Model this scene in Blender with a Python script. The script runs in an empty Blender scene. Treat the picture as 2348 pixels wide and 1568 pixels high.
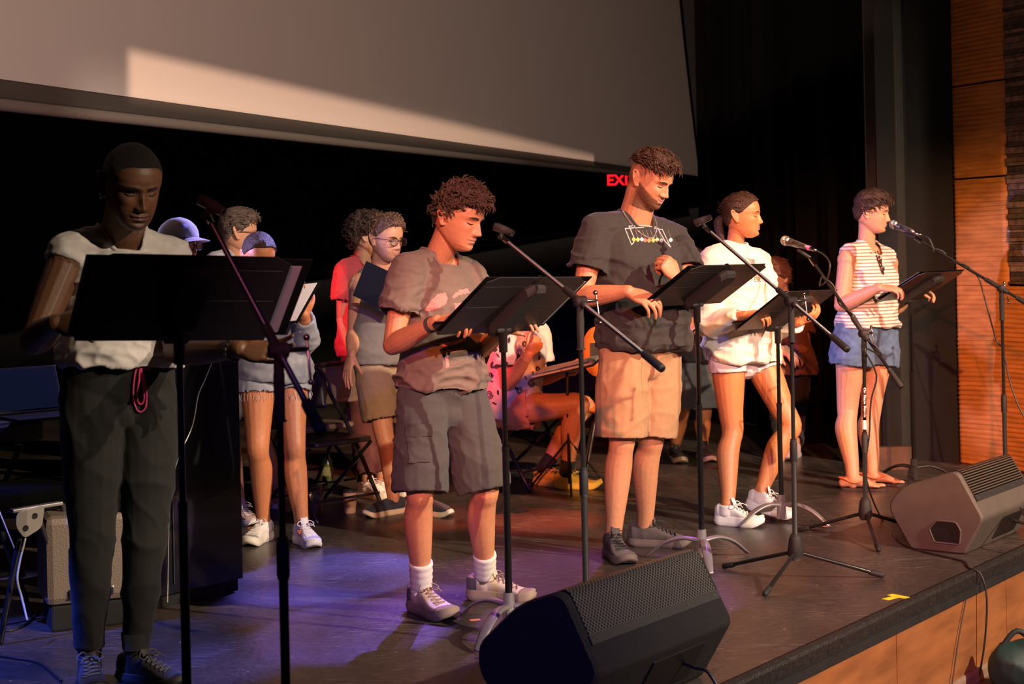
import bpy, bmesh, math, random
import numpy as np
from mathutils import Vector
from mathutils.bvhtree import BVHTree

# ---------------------------------------------------------------- camera, world, lights
SC = bpy.context.scene
COL = SC.collection
LENS = 54.0
F = LENS / 36 * 2348            # focal length in pixels of the 2348 x 1568 frame
RHO = .022                      # small roll of the hand-held camera
CH = 1.40                       # camera height above the stage floor
PX, PY = 1174, 580              # principal point in the frame
cR, sR = math.cos(RHO), math.sin(RHO)

cam = bpy.data.cameras.new('camera'); camo = bpy.data.objects.new('camera', cam); COL.objects.link(camo)
cam.lens = LENS; cam.sensor_width = 36; cam.sensor_fit = 'HORIZONTAL'
cam.shift_y = -(784 - PY) / 2348
camo.location = (0, 0, CH); camo.rotation_euler = (math.pi / 2, RHO, 0)
cam.clip_end = 200
cam.dof.use_dof = True; cam.dof.focus_distance = 6.6; cam.dof.aperture_fstop = 5.0
SC.camera = camo

w = bpy.data.worlds.new('world'); SC.world = w; w.use_nodes = True
w.node_tree.nodes['Background'].inputs[0].default_value = (.035, .03, .04, 1)
w.node_tree.nodes['Background'].inputs[1].default_value = .05

def spot(name, loc, tgt, color, power, angle, blend=.3, rad=.08):
    l = bpy.data.lights.new(name, 'SPOT'); o = bpy.data.objects.new(name, l); COL.objects.link(o)
    l.energy = power; l.color = color; l.spot_size = math.radians(angle); l.spot_blend = blend; l.shadow_soft_size = rad
    o.location = loc; d = Vector(tgt) - Vector(loc); o.rotation_euler = d.to_track_quat('-Z', 'Y').to_euler()
    return o
WARM = (1, .78, .57)
# front of house lamps over the audience, then side, back and added lamps
KEY = (7.2, 1.9, 5.0)
spot('key_warm', KEY, (1.2, 7.2, 1.0), WARM, 5200, 47, .75, .06)
spot('key_warm_second', (2.2, -4.0, 4.6), (2.55, 9.2, .55), (1, .52, .22), 5600, 14, .6, .05)
spot('wash_red', (-.6, -4.2, 4.6), (1.2, 8.2, .40), (1, .20, .06), 4600, 20, .7, .08)
spot('wash_blue_front', (1.2, -4.8, 4.8), (.9, 7.2, .4), (.17, .10, 1), 1300, 24, .7, .1)
spot('red_side_left', (-4.6, 7.4, 1.9), (-.75, 9.0, 1.05), (1, .08, .10), 1500, 13, .6, .08)
spot('blue_side_left', (-4.7, 6.5, 2.0), (-1.3, 7.7, 1.5), (.50, .42, 1), 1900, 13, .5, .06)
spot('blue_back_centre', (1.6, 10.5, 4.6), (-1.3, 7.4, 1.55), (.40, .34, 1), 3400, 14, .4, .05)
spot('blue_floor_pool', (.9, 11.3, 5.0), (-.82, 6.75, 0), (.17, .16, 1), 5000, 7.0, .25, .02)
spot('blue_floor_pool_near', (.4, 10.6, 5.0), (-.62, 5.8, 0), (.26, .15, 1), 2600, 6.5, .4, .02)
spot('blue_floor_left', (-4.3, 4.3, 4.4), (-1.95, 5.4, .2), (.07, .12, 1), 2600, 15, .3, .03)
for k, (tx, ty, cl, pw, an) in enumerate(((-1.02, 7.05, (.17, .17, 1), 2600, 5.0), (-.70, 6.95, (.20, .18, 1), 2200, 4.0), (-.95, 6.25, (.20, .15, 1), 2200, 4.5), (-.35, 6.15, (.30, .12, 1), 1800, 4.5), (-1.02, 5.35, (.12, .14, 1), 2200, 4.0), (.10, 8.05, (1, .10, .03), 1300, 7.0), (-.35, 8.2, (1, .12, .04), 1000, 7.0))):
    spot('floor_beam', (1.3 - .12 * k, 12.0, 5.2), (tx, ty, 0), cl, pw * 1.5, an, .85, .02)
spot('purple_floor_centre', (1.2, 11.0, 5.2), (.15, 6.35, 0), (.45, .09, .75), 1300, 14, .7, .06)
spot('key_warm_left', (5.4, .6, 4.3), (-.92, 5.05, 1.22), WARM, 1600, 11, .6, .03)  # added spot for the nearest man, doing the key lamp's work
spot('front_fill', (3.6, -4.4, 4.8), (.5, 6.8, 1.15), (1, .70, .45), 4200, 17, .7, .05)  # added fill to brighten faces from the camera side
spot('orange_left', (5.0, 1.6, 4.8), (-.85, 8.0, .75), (1, .30, .07), 2600, 13, .6, .06)  # added to tint the background readers at left orange
spot('orange_mid', (5.5, 3.0, 4.8), (.15, 9.3, .6), (1, .25, .05), 3000, 15, .5, .07)

SC.view_settings.view_transform = 'Standard'; SC.view_settings.look = 'None'
SC.view_settings.exposure = 0.0; SC.view_settings.gamma = 1.0; SC.view_settings.use_curve_mapping = False

# ---------------------------------------------------------------- placing helpers
def W(px, py, Y):
    x = (px - PX) / F; y = (PY - py) / F
    return np.array([(x * cR + y * sR) * Y, Y, CH + (-x * sR + y * cR) * Y])
def G(px, py, z=0.0):
    x = (px - PX) / F; y = (PY - py) / F
    return W(px, py, (z - CH) / (-x * sR + y * cR))
def nrm(v):
    v = np.asarray(v, float); return v / (np.linalg.norm(v) + 1e-12)
ZUP = np.array([0, 0, 1.0])
rng = np.random.default_rng(7)
random.seed(7)

# ---------------------------------------------------------------- materials
MATS = {}
def mat(name, color=(.5, .5, .5), rough=.6, metal=0.0, bump=0.0, bscale=80.0, var=0.0, vscale=12.0, attr=False,
        emit=None, estr=1.0, trans=0.0, spec=.5, coat=0.0, sheen=0.0, stretch=None):
    if name in MATS: return MATS[name]
    m = bpy.data.materials.new(name); m.use_nodes = True; nt = m.node_tree; b = nt.nodes['Principled BSDF']
    b.inputs['Base Color'].default_value = (*color, 1); b.inputs['Roughness'].default_value = rough
    b.inputs['Metallic'].default_value = metal; b.inputs['Specular IOR Level'].default_value = spec
    b.inputs['Transmission Weight'].default_value = trans; b.inputs['Coat Weight'].default_value = coat
    b.inputs['Sheen Weight'].default_value = sheen
    src = None
    if attr:
        a = nt.nodes.new('ShaderNodeAttribute'); a.attribute_name = 'Col'; src = a.outputs['Color']
    tc = nt.nodes.new('ShaderNodeTexCoord'); co = tc.outputs['Object']
    if stretch:
        mp = nt.nodes.new('ShaderNodeMapping'); mp.inputs['Scale'].default_value = stretch
        nt.links.new(co, mp.inputs['Vector']); co = mp.outputs['Vector']
    if var > 0:
        n = nt.nodes.new('ShaderNodeTexNoise'); n.inputs['Scale'].default_value = vscale; n.inputs['Detail'].default_value = 5
        nt.links.new(co, n.inputs['Vector'])
        r = nt.nodes.new('ShaderNodeMapRange'); r.inputs[1].default_value = .3; r.inputs[2].default_value = .7
        r.inputs[3].default_value = 1 - var; r.inputs[4].default_value = 1 + var
        nt.links.new(n.outputs['Fac'], r.inputs[0])
        mx = nt.nodes.new('ShaderNodeVectorMath'); mx.operation = 'SCALE'
        if src: nt.links.new(src, mx.inputs[0])
        else: mx.inputs[0].default_value = color
        nt.links.new(r.outputs[0], mx.inputs['Scale']); src = mx.outputs[0]
    if src: nt.links.new(src, b.inputs['Base Color'])
    if bump > 0:
        n = nt.nodes.new('ShaderNodeTexNoise'); n.inputs['Scale'].default_value = bscale; n.inputs['Detail'].default_value = 6
        nt.links.new(co, n.inputs['Vector'])
        bp = nt.nodes.new('ShaderNodeBump'); bp.inputs['Strength'].default_value = bump; bp.inputs['Distance'].default_value = .01
        nt.links.new(n.outputs['Fac'], bp.inputs['Height']); nt.links.new(bp.outputs['Normal'], b.inputs['Normal'])
    if emit:
        b.inputs['Emission Color'].default_value = (*emit, 1); b.inputs['Emission Strength'].default_value = estr
    MATS[name] = m; return m

# ---------------------------------------------------------------- mesh core
ORG = {}
def mesh_data(name, V, Fc):
    V = np.asarray(V, dtype=np.float32); me = bpy.data.meshes.new(name)
    if isinstance(Fc, np.ndarray):
        n, k = Fc.shape; me.vertices.add(len(V)); me.vertices.foreach_set('co', V.ravel())
        me.loops.add(n * k); me.loops.foreach_set('vertex_index', Fc.astype(np.int32).ravel())
        me.polygons.add(n); me.polygons.foreach_set('loop_start', np.arange(0, n * k, k, dtype=np.int32))
        me.update(calc_edges=True)
    else:
        me.from_pydata([tuple(v) for v in V.tolist()], [], [tuple(int(i) for i in f) for f in Fc]); me.update()
    return me
def mk(name, parts, m, parent=None, smooth=True, origin=None, cols=None, label=None, cat=None, group=None, kind=None, auto=None):
    """link one mesh object; vertices are given in world space"""
    if isinstance(parts, tuple): V, Fc = parts
    else: V, Fc = join(parts)
    V = np.asarray(V, float)
    if parent is not None:
        root = parent
        o0 = ORG[parent.name]
    else:
        o0 = np.array(origin if origin is not None else [(V[:, 0].min() + V[:, 0].max()) / 2, (V[:, 1].min() + V[:, 1].max()) / 2, V[:, 2].min()], float)
    me = mesh_data(name, V - o0, Fc)
    if m is not None: me.materials.append(m)
    if smooth: me.polygons.foreach_set('use_smooth', [True] * len(me.polygons))
    if cols is not None:
        a = me.color_attributes.new('Col', 'FLOAT_COLOR', 'POINT')
        c = np.ones((len(V), 4), np.float32); c[:, :3] = cols; a.data.foreach_set('color', c.ravel())
    o = bpy.data.objects.new(name, me); COL.objects.link(o)
    ORG[o.name] = o0
    if parent is not None: o.parent = parent
    else: o.location = o0
    if auto: 
        for p in me.polygons: p.use_smooth = False
    if label: o['label'] = label
    if cat: o['category'] = cat
    if group: o['group'] = group
    if kind: o['kind'] = kind
    return o
def root(name, loc, label, cat, group=None):
    o = bpy.data.objects.new(name, None); COL.objects.link(o); o.location = loc; ORG[o.name] = np.array(loc, float)
    o.empty_display_size = .1
    o['label'] = label; o['category'] = cat
    if group: o['group'] = group
    return o
def join(parts):
    Vs, Fs, k = [], [], 0
    for V, Fc in parts:
        V = np.asarray(V, float); Vs.append(V); Fs.extend([[int(i) + k for i in f] for f in Fc]); k += len(V)
    return np.concatenate(Vs), Fs
def catmull(P, sub):
    P = np.asarray(P, float)
    if sub < 2 or len(P) < 3:
        if sub < 2: return P
        t = np.linspace(0, len(P) - 1, (len(P) - 1) * sub + 1); i = np.minimum(t.astype(int), len(P) - 2); f = (t - i)[:, None]
        return P[i] * (1 - f) + P[i + 1] * f
    Q = np.vstack([2 * P[0] - P[1], P, 2 * P[-1] - P[-2]]); out = []
    for i in range(len(P) - 1):
        p0, p1, p2, p3 = Q[i:i + 4]
        for j in range(sub):
            t = j / sub
            out.append(.5 * (2 * p1 + (p2 - p0) * t + (2 * p0 - 5 * p1 + 4 * p2 - p3) * t * t + (3 * p1 - p0 - 3 * p2 + p3) * t ** 3))
    out.append(P[-1]); return np.array(out)
def tube(P, R, n=12, cap='rr', ref=None, sub=0, pw=2.0):
    P = np.asarray(P, float); R = np.asarray(R, float)
    if R.ndim == 0: R = np.full(len(P), float(R))
    if R.ndim == 1: R = np.stack([R, R], 1)
    if sub: P2 = catmull(P, sub); R = np.maximum(catmull(R, sub), 1e-4); P = P2
    k = len(P); T = np.zeros_like(P); T[1:-1] = P[2:] - P[:-2]; T[0] = P[1] - P[0]; T[-1] = P[-1] - P[-2]
    T /= np.linalg.norm(T, axis=1)[:, None] + 1e-12
    if ref is None:
        a = np.array([1., 0, 0]) if abs(T[0][0]) < .8 else np.array([0, 1., 0]); fixed = False
    else: a = np.asarray(ref, float); fixed = True; r0 = a.copy()
    th = np.arange(n) * 2 * math.pi / n; ct, st = np.cos(th), np.sin(th)
    if pw != 2.0:
        ct = np.sign(ct) * np.abs(ct) ** (2 / pw); st = np.sign(st) * np.abs(st) ** (2 / pw)
    V = []; A = []
    for i in range(k):
        if fixed: a = r0
        a = a - T[i] * a.dot(T[i]); a = a / (np.linalg.norm(a) + 1e-9); b = np.cross(T[i], a); A.append((a, b))
    def ring(c, ab, r): return c + ct[:, None] * ab[0] * r[0] + st[:, None] * ab[1] * r[1]
    rings = []
    def capr(i, sgn, mode):
        r = R[i]; out = []; h = min(r)
        if mode == 'r':
            for f in (.5, .86): out.append(ring(P[i] + sgn * T[i] * h * f, A[i], r * math.sqrt(1 - f * f)))
            out.append((P[i] + sgn * T[i] * h)[None])
        elif mode == 'f': out.append(P[i][None])
        elif mode == 'c':
            out.append(ring(P[i] + sgn * T[i] * .004, A[i], r - .008)); out.append(ring(P[i] - sgn * T[i] * .03, A[i], r - .012)); out.append((P[i] - sgn * T[i] * .03)[None])
        return out
    seq = []
    if cap[0] != 'o': seq += capr(0, -1, cap[0])[::-1]
    for i in range(k): seq.append(ring(P[i], A[i], R[i]))
    if cap[1] != 'o': seq += capr(k - 1, 1, cap[1])
    idx = []; V = []; c = 0
    for s in seq: idx.append((c, len(s))); V.append(s); c += len(s)
    Fc = []
    for (i0, l0), (i1, l1) in zip(idx[:-1], idx[1:]):
        for j in range(n):
            j2 = (j + 1) % n
            if l0 == 1: Fc.append((i0, i1 + j2, i1 + j)[::-1])
            elif l1 == 1: Fc.append((i0 + j, i0 + j2, i1))
            else: Fc.append((i0 + j, i0 + j2, i1 + j2, i1 + j))
    return np.concatenate(V), Fc
def ell(c, r, M=None, n=16, m=10):
    r = np.broadcast_to(np.asarray(r, float), 3); V = [np.array([0, 0, 1.])]
    for i in range(1, m):
        ph = math.pi * i / m
        for j in range(n):
            t = 2 * math.pi * j / n; V.append(np.array([math.sin(ph) * math.cos(t), math.sin(ph) * math.sin(t), math.cos(ph)]))
    V.append(np.array([0, 0, -1.])); V = np.array(V) * r
    if M is not None: V = V @ np.asarray(M).T
    Fc = []
    for j in range(n): Fc.append((0, 1 + j, 1 + (j + 1) % n))
    for i in range(m - 2):
        for j in range(n):
            a = 1 + i * n + j; b = 1 + i * n + (j + 1) % n; Fc.append((a, a + n, b + n, b))
    L = len(V) - 1; s = 1 + (m - 2) * n
    for j in range(n): Fc.append((L, s + (j + 1) % n, s + j))
    return V + np.asarray(c, float), Fc
def box(c, s, M=None, bev=0.0):
    """box centred at c, full sizes s, optional 3x3 axes M (columns), chamfered edges"""
    s = np.asarray(s, float) / 2
    if bev <= 0:
        V = np.array([[x, y, z] for x in (-1, 1) for y in (-1, 1) for z in (-1, 1)], float) * s
        Fc = [(0, 1, 3, 2), (4, 6, 7, 5), (0, 4, 5, 1), (2, 3, 7, 6), (0, 2, 6, 4), (1, 5, 7, 3)]
    else:
        bm = bmesh.new(); bmesh.ops.create_cube(bm, size=2.0)
        for v in bm.verts: v.co = Vector((v.co.x * s[0], v.co.y * s[1], v.co.z * s[2]))
        bmesh.ops.bevel(bm, geom=list(bm.edges), offset=min(bev, min(s) * .9), segments=2, profile=.5, affect='EDGES', clamp_overlap=True)
        bm.verts.index_update(); V = np.array([v.co[:] for v in bm.verts]); Fc = [[v.index for v in f.verts] for f in bm.faces]; bm.free()
    if M is not None: V = V @ np.asarray(M, float).T
    return V + np.asarray(c, float), Fc
def prism(poly, O, ax, ay, az, L, inset=0.0):
    """polygon (2d, ccw) in the plane (O, ax, ay), extruded by L along az; optional inset end faces"""
    poly = np.asarray(poly, float); n = len(poly); O, ax, ay, az = [np.asarray(q, float) for q in (O, ax, ay, az)]
    base = O + poly[:, :1] * ax + poly[:, 1:] * ay
    rings = [base, base + az * L]
    if inset > 0:
        c = poly.mean(0); q = c + (poly - c) * (1 - inset / np.linalg.norm(poly - c, axis=1).mean())
        b2 = O + q[:, :1] * ax + q[:, 1:] * ay
        rings = [b2, base + az * inset, base + az * (L - inset), b2 + az * L]
    V = np.concatenate(rings); Fc = [tuple(range(n))[::-1], tuple(range((len(rings) - 1) * n, len(rings) * n))]
    for k in range(len(rings) - 1):
        for i in range(n):
            j = (i + 1) % n; Fc.append((k * n + i, k * n + j, (k + 1) * n + j, (k + 1) * n + i))
    return V, Fc
def grid(fn, nu, nv):
    V = np.array([fn(i / nu, j / nv) for j in range(nv + 1) for i in range(nu + 1)])
    Fc = [(j * (nu + 1) + i, j * (nu + 1) + i + 1, (j + 1) * (nu + 1) + i + 1, (j + 1) * (nu + 1) + i) for j in range(nv) for i in range(nu)]
    return V, Fc
def torus(c, R, r, M=None, n=24, m=8, R2=None):
    R2 = R if R2 is None else R2
    V = []
    for i in range(n):
        t = 2 * math.pi * i / n
        for j in range(m):
            p = 2 * math.pi * j / m
            V.append([(R + r * math.cos(p)) * math.cos(t), (R2 + r * math.cos(p)) * math.sin(t), r * math.sin(p)])
    V = np.array(V)
    if M is not None: V = V @ np.asarray(M, float).T
    Fc = [(i * m + j, ((i + 1) % n) * m + j, ((i + 1) % n) * m + (j + 1) % m, i * m + (j + 1) % m) for i in range(n) for j in range(m)]
    return V + np.asarray(c, float), Fc
def smooth(V, Q, it, lam=.5, mu=-.52):
    E = np.concatenate([Q[:, [0, 1]], Q[:, [1, 2]], Q[:, [2, 3]], Q[:, [3, 0]]]); n = len(V)
    a = np.concatenate([E[:, 0], E[:, 1]]); b = np.concatenate([E[:, 1], E[:, 0]])
    cnt = np.bincount(a, minlength=n).astype(float)[:, None] + 1e-9
    for i in range(it):
        for l in (lam, mu):
            S = np.stack([np.bincount(a, weights=V[b, k], minlength=n) for k in range(3)], 1) / cnt
            V = V + l * (S - V)
    return V
def normals(V, Q):
    N = np.cross(V[Q[:, 2]] - V[Q[:, 0]], V[Q[:, 3]] - V[Q[:, 1]]); out = np.zeros_like(V)
    for k in range(4):
        for d in range(3): out[:, d] += np.bincount(Q[:, k], weights=N[:, d], minlength=len(V))
    return out / (np.linalg.norm(out, axis=1)[:, None] + 1e-12)
def remesh(parts, vox, it=4):
    V, Fc = join(parts); me = mesh_data('tmp', V, Fc); o = bpy.data.objects.new('tmp', me); COL.objects.link(o)
    md = o.modifiers.new('r', 'REMESH'); md.mode = 'VOXEL'; md.voxel_size = vox; md.adaptivity = 0
    dg = bpy.context.evaluated_depsgraph_get(); ev = o.evaluated_get(dg); m = ev.to_mesh()
    V = np.empty(len(m.vertices) * 3, np.float32); m.vertices.foreach_get('co', V); V = V.reshape(-1, 3).astype(float)
    L = np.empty(len(m.loops), np.int32); m.loops.foreach_get('vertex_index', L); Q = L.reshape(-1, 4)
    ev.to_mesh_clear(); bpy.data.objects.remove(o); bpy.data.meshes.remove(me)
    return smooth(V, Q, it), Q
def snoise(X, scale, seed, n=9):
    r = np.random.default_rng(seed); out = np.zeros(len(X))
    for i in range(n):
        k = r.normal(size=3); k = k / np.linalg.norm(k) * scale * r.uniform(.6, 1.6); out += np.sin(X @ k + r.uniform(0, 6.28))
    return out / math.sqrt(n / 2) / 1.6
def folds(V, Q, amp, scale, seed, aniso=None, weight=None, ridged=True):
    X = V if aniso is None else V @ np.asarray(aniso).T
    X = X + .25 / scale * np.stack([snoise(V, scale * .7, seed + 11 + i) for i in range(3)], 1)
    n = snoise(X, scale, seed)
    d = (1 - np.clip(np.abs(n), 0, 1)) ** 2 * 1.3 - .45 if ridged else n
    if weight is not None: d = d * weight
    return V + normals(V, Q) * (amp * d)[:, None]
def sstep(a, b, x):
    t = np.clip((x - a) / (b - a), 0, 1); return t * t * (3 - 2 * t)
def bvh_of(V, Q): return BVHTree.FromPolygons([tuple(v) for v in V.tolist()], [tuple(q) for q in np.asarray(Q).tolist()])
CAMP = Vector((0, 0, CH))
def hit(bvh, px, py, off=.0015):
    d = Vector(W(px, py, 1.0)) - CAMP; d.normalize(); h = bvh.ray_cast(CAMP, d)
    if h[0] is None: return None
    nn = h[1] if h[1].dot(d) < 0 else -h[1]
    return np.array(h[0]) + np.array(nn) * off
def decal_fill(bvh, poly, step=2.0, off=.0015):
    """a printed patch lying on a garment: polygon outline given where it is seen, laid on the cloth"""
    poly = np.asarray(poly, float); x0, y0 = poly.min(0); x1, y1 = poly.max(0)
    nx = max(2, int((x1 - x0) / step)); ny = max(2, int((y1 - y0) / step)); idx = {}; V = []; Fc = []
    def inside(x, y):
        c = False; j = len(poly) - 1
        for i in range(len(poly)):
            xi, yi = poly[i]; xj, yj = poly[j]
            if (yi > y) != (yj > y) and x < (xj - xi) * (y - yi) / (yj - yi) + xi: c = not c
            j = i
        return c
    def vid(i, j):
        if (i, j) not in idx:
            h = hit(bvh, x0 + (x1 - x0) * i / nx, y0 + (y1 - y0) * j / ny, off)
            idx[(i, j)] = -1 if h is None else len(V)
            if h is not None: V.append(h)
        return idx[(i, j)]
    for j in range(ny):
        for i in range(nx):
            if inside(x0 + (x1 - x0) * (i + .5) / nx, y0 + (y1 - y0) * (j + .5) / ny):
                q = [vid(i, j), vid(i, j + 1), vid(i + 1, j + 1), vid(i + 1, j)]
                if min(q) >= 0: Fc.append(q)
    return (np.array(V), Fc) if Fc else None
def decal_line(bvh, pts, r=.0015, sub=3, off=.0006):
    P = catmull(np.asarray(pts, float), sub) if sub > 1 else np.asarray(pts, float)
    H = [hit(bvh, x, y, off) for x, y in P]; H = [h for h in H if h is not None]
    if len(H) < 2: return None
    return tube(np.array(H), r, 5, 'ff')
# ---------------------------------------------------------------- figures: heads, hands, bodies, clothes
HZ = np.array([-.118, -.112, -.105, -.09, -.075, -.06, -.045, -.02, .005, .02, .04, .06, .08, .10, .112, .118])
HF = np.array([.052, .069, .080, .088, .087, .089, .088, .085, .084, .091, .091, .086, .076, .055, .030, .0])
HB = np.array([.025, .012, .002, -.020, -.048, -.070, -.084, -.095, -.099, -.100, -.100, -.095, -.083, -.061, -.034, .0])
HWD = np.array([.012, .024, .034, .048, .057, .0625, .067, .072, .0752, .0765, .0760, .0710, .0605, .043, .024, .001])
def hprof(z):
    return np.interp(z, HZ, HF), np.interp(z, HZ, HB), np.interp(z, HZ, HWD)
def gs(x, c, s): return np.exp(-((x - c) / s) ** 2)
def face_feat(x, z, nose=1.0, smile=0.0, lip=1.0, cheek=1.0):
    ax = np.abs(x)
    A = np.interp(z, [-.052, -.046, -.040, -.034, -.028, -.015, 0, .012, .022], [0, .007, .020, .0245, .022, .0165, .0105, .005, 0]) * nose
    sg = np.interp(z, [-.05, -.035, -.02, .012], [.0125, .0115, .0085, .0085])
    d = A * np.exp(-(x / sg) ** 2)
    d += .0085 * nose * gs(ax, .0135, .0055) * gs(z, -.038, .0065)
    d -= .0125 * gs(ax, .031, .0145) * gs(z, .0015, .0105)
    d += .0085 * gs(ax, .032, .0100) * gs(z, .000, .0075)
    d += .0045 * gs(ax, .029, .018) * gs(z, .0195, .0065)
    d += .0055 * cheek * gs(ax, .043, .016) * gs(z, -.022, .014)
    zm = z - smile * (ax / .024) ** 2 * .008
    wl = 1 / (1 + np.exp((ax - .0245) / .002))
    d += lip * .0062 * gs(zm, -.0605, .0042) * wl * (.7 + .3 * gs(ax, .006, .008))
    d += lip * .0068 * gs(zm, -.0715, .0050) * gs(ax, 0, .0185)
    d -= .0050 * gs(zm, -.0658, .0020) * wl
    d -= .0035 * gs(ax, .0265, .004) * gs(zm, -.0655, .005)
    d -= .0045 * gs(z, -.083, .0055) * gs(ax, 0, .02)
    d += .0055 * gs(z, -.099, .010) * gs(ax, 0, .018)
    d += smile * .004 * gs(ax, .040, .011) * gs(z, -.036, .010) - smile * .003 * gs(ax, .031, .004) * gs(z, -.052, .012)
    return d
def head_pts(th, z, feat=None, jw=1.0):
    th = np.asarray(th); z = np.asarray(z); f, b, wd = hprof(z)
    wd = wd * np.where(z < -.02, 1 + (jw - 1) * np.clip((-.02 - z) / .04, 0, 1), 1)
    yc = np.interp(z, [-.118, -.09, -.06, -.02, .03, .118], [.035, .018, .0, -.012, -.015, -.0])
    ct, st = np.cos(th), np.sin(th)
    pf = 2 / 2.35
    x = wd * np.sign(st) * np.abs(st) ** (2 / 2.2)
    y = np.where(ct > 0, yc + (f - yc) * np.abs(ct) ** pf, yc - (yc - b) * np.abs(ct) ** (2 / 2.1))
    if feat is not None:
        wg = sstep(.015, .055, y) * (ct > 0)
        y = y + face_feat(x, z, **feat) * wg
    return np.stack([x, y, np.broadcast_to(z, x.shape)], -1)
def head_mesh(feat, jw):
    zs = np.concatenate([[-.118, -.114], np.linspace(-.109, .03, 66), np.linspace(.035, .112, 18), [.116, .118]]); n = 128
    u = np.linspace(0, 1, n, endpoint=False); th = 2 * math.pi * u - .55 * np.sin(2 * math.pi * u)   # denser towards the face
    V = np.concatenate([head_pts(th, np.full(n, z), feat, jw) for z in zs]); k = len(zs)
    Fc = [(i * n + j, i * n + (j + 1) % n, (i + 1) * n + (j + 1) % n, (i + 1) * n + j) for i in range(k - 1) for j in range(n)]
    Fc.append(tuple(range(n))[::-1]); Fc.append(tuple(range((k - 1) * n, k * n)))
    return V, Fc
def ear_parts(s):
    c = np.array([s * .0765, -.017, -.006]); out = []
    a = np.array([s * .32, -.95, .06]); a = nrm(a); up = nrm([0, -.18, 1]); o = nrm(np.cross(a, up))
    P = []
    for t in np.linspace(-2.2, 2.6, 15):
        rr = 1.0 if math.sin(t) < .3 else 1.08
        P.append(c + a * (.0165 * math.cos(t - .35) * rr + .008) + up * (.0305 * math.sin(t + .25)))
    out.append(tube(np.array(P), np.linspace(.0042, .0050, 15), 8))
    out.append(ell(c + a * .007, (.0155, .0285, .0042), np.stack([a, up, o], 1), 14, 8))
    out.append(ell(c + a * .004 - up * .026, (.010, .011, .0055), np.stack([a, up, o], 1), 10, 8))
    return out
HL_T = np.radians([0, 25, 42, 58, 72, 84, 96, 112, 128, 150, 180])
HL_Z = np.array([.074, .074, .068, .052, .030, .008, .006, -.020, -.046, -.058, -.062])
def hair_shell(top, side, back, seed=1, rough=.004, hl=0.0, fr=None, curly=0.0, nth=110, ns=44, hlz=None):
    """hair cap in head space: thickness grows from the hairline to the crown"""
    th = np.linspace(0, 2 * math.pi, nth, endpoint=False); a = np.minimum(th, 2 * math.pi - th)
    z0 = np.interp(a, HL_T, HL_Z if hlz is None else hlz) + hl
    V = []
    for k in range(ns + 1):
        s = k / ns; z = z0 + (.1178 - z0) * (1 - (1 - s) ** 1.6)
        p = head_pts(th, z); n = p - np.array([0, -.01, .015]); n /= np.linalg.norm(n, axis=1)[:, None]
        wt = sstep(.03, .10, z); sd = sstep(.35, 1.2, a) * (1 - sstep(2.0, 2.9, a)); bk = sstep(2.0, 2.9, a)
        t = wt * top + (1 - wt) * (sd * side + bk * back + (1 - np.clip(sd + bk, 0, 1)) * top)
        t = t * min(1, s / .07) - (.004 if k == 0 else 0)
        if fr is not None: t = t + fr * gs(a, 0, .75) * sstep(0, .12, s) * (1 - sstep(.3, .75, s))
        q = p + n * t[:, None]
        q = q + n * ((snoise(q, 90, seed) * rough + curly * snoise(q, 210, seed + 3)) * min(1, s / .1))[:, None]
        V.append(q)
    V = np.concatenate(V); n = nth
    Fc = [(i * n + j, i * n + (j + 1) % n, (i + 1) * n + (j + 1) % n, (i + 1) * n + j) for i in range(ns) for j in range(n)]
    Fc.append(tuple(range(ns * n, (ns + 1) * n)))
    return V, Fc
def hair_locks(N, L, lift, curl, r, seed, flow=(0, 1, 0), zmin=.0, top=.02, hl=0.0, amax=3.2, zpow=1.0, spread=.5, hlz=None, radial=0.0):
    g = np.random.default_rng(seed); parts = []; flow = np.array(flow, float)
    for i in range(N):
        a = g.uniform(-amax, amax); z0 = np.interp(abs(a), HL_T, HL_Z if hlz is None else hlz) + hl; z0 = max(z0, zmin)
        z = z0 + (.116 - z0) * g.uniform(0, 1) ** zpow
        p = head_pts(np.array([a]), np.array([z]))[0]; n = nrm(p - np.array([0, -.01, .015])); p = p + n * top * g.uniform(.5, 1.0)
        f = flow + g.normal(size=3) * spread + radial * n * np.array([1, 1, 0]); f = f - n * f.dot(n) * .8; f = nrm(f); b = np.cross(n, f)
        ll = L * g.uniform(.6, 1.3); ph = g.uniform(0, 6.28); w = g.uniform(2.5, 5.0); P = []
        for k in range(6):
            t = k / 5; q = p + f * ll * t + n * (lift * math.sin(t * 2.4) - .004 * t)
            if curl > 0: q = q + curl * (b * math.sin(ph + w * t) + n * (math.cos(ph + w * t) - math.cos(ph)) * .7)
            P.append(q)
        parts.append(tube(np.array(P), r * np.array([.9, 1.1, 1.0, .85, .6, .2]), 5, 'ff'))
    return parts
class Head:
    def __init__(s, C, yaw, pitch, roll=0.0, hs=1.0):
        a, p, r = math.radians(yaw), math.radians(pitch), math.radians(roll)
        f0 = np.array([math.cos(a), -math.sin(a), 0]); rt = np.array([-math.sin(a), -math.cos(a), 0])
        f = math.cos(p) * f0 - math.sin(p) * ZUP; up = np.cross(rt, f)
        rt, up = math.cos(r) * rt + math.sin(r) * up, math.cos(r) * up - math.sin(r) * rt
        s.C = np.asarray(C, float); s.M = np.stack([rt, f, up], 1); s.hs = hs; s.f0 = f0
    def w(s, V): return np.asarray(V, float) @ s.M.T * s.hs + s.C
    def l(s, V): return (np.asarray(V, float) - s.C) @ s.M / s.hs
    def wp(s, part): return s.w(part[0]), part[1]
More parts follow.
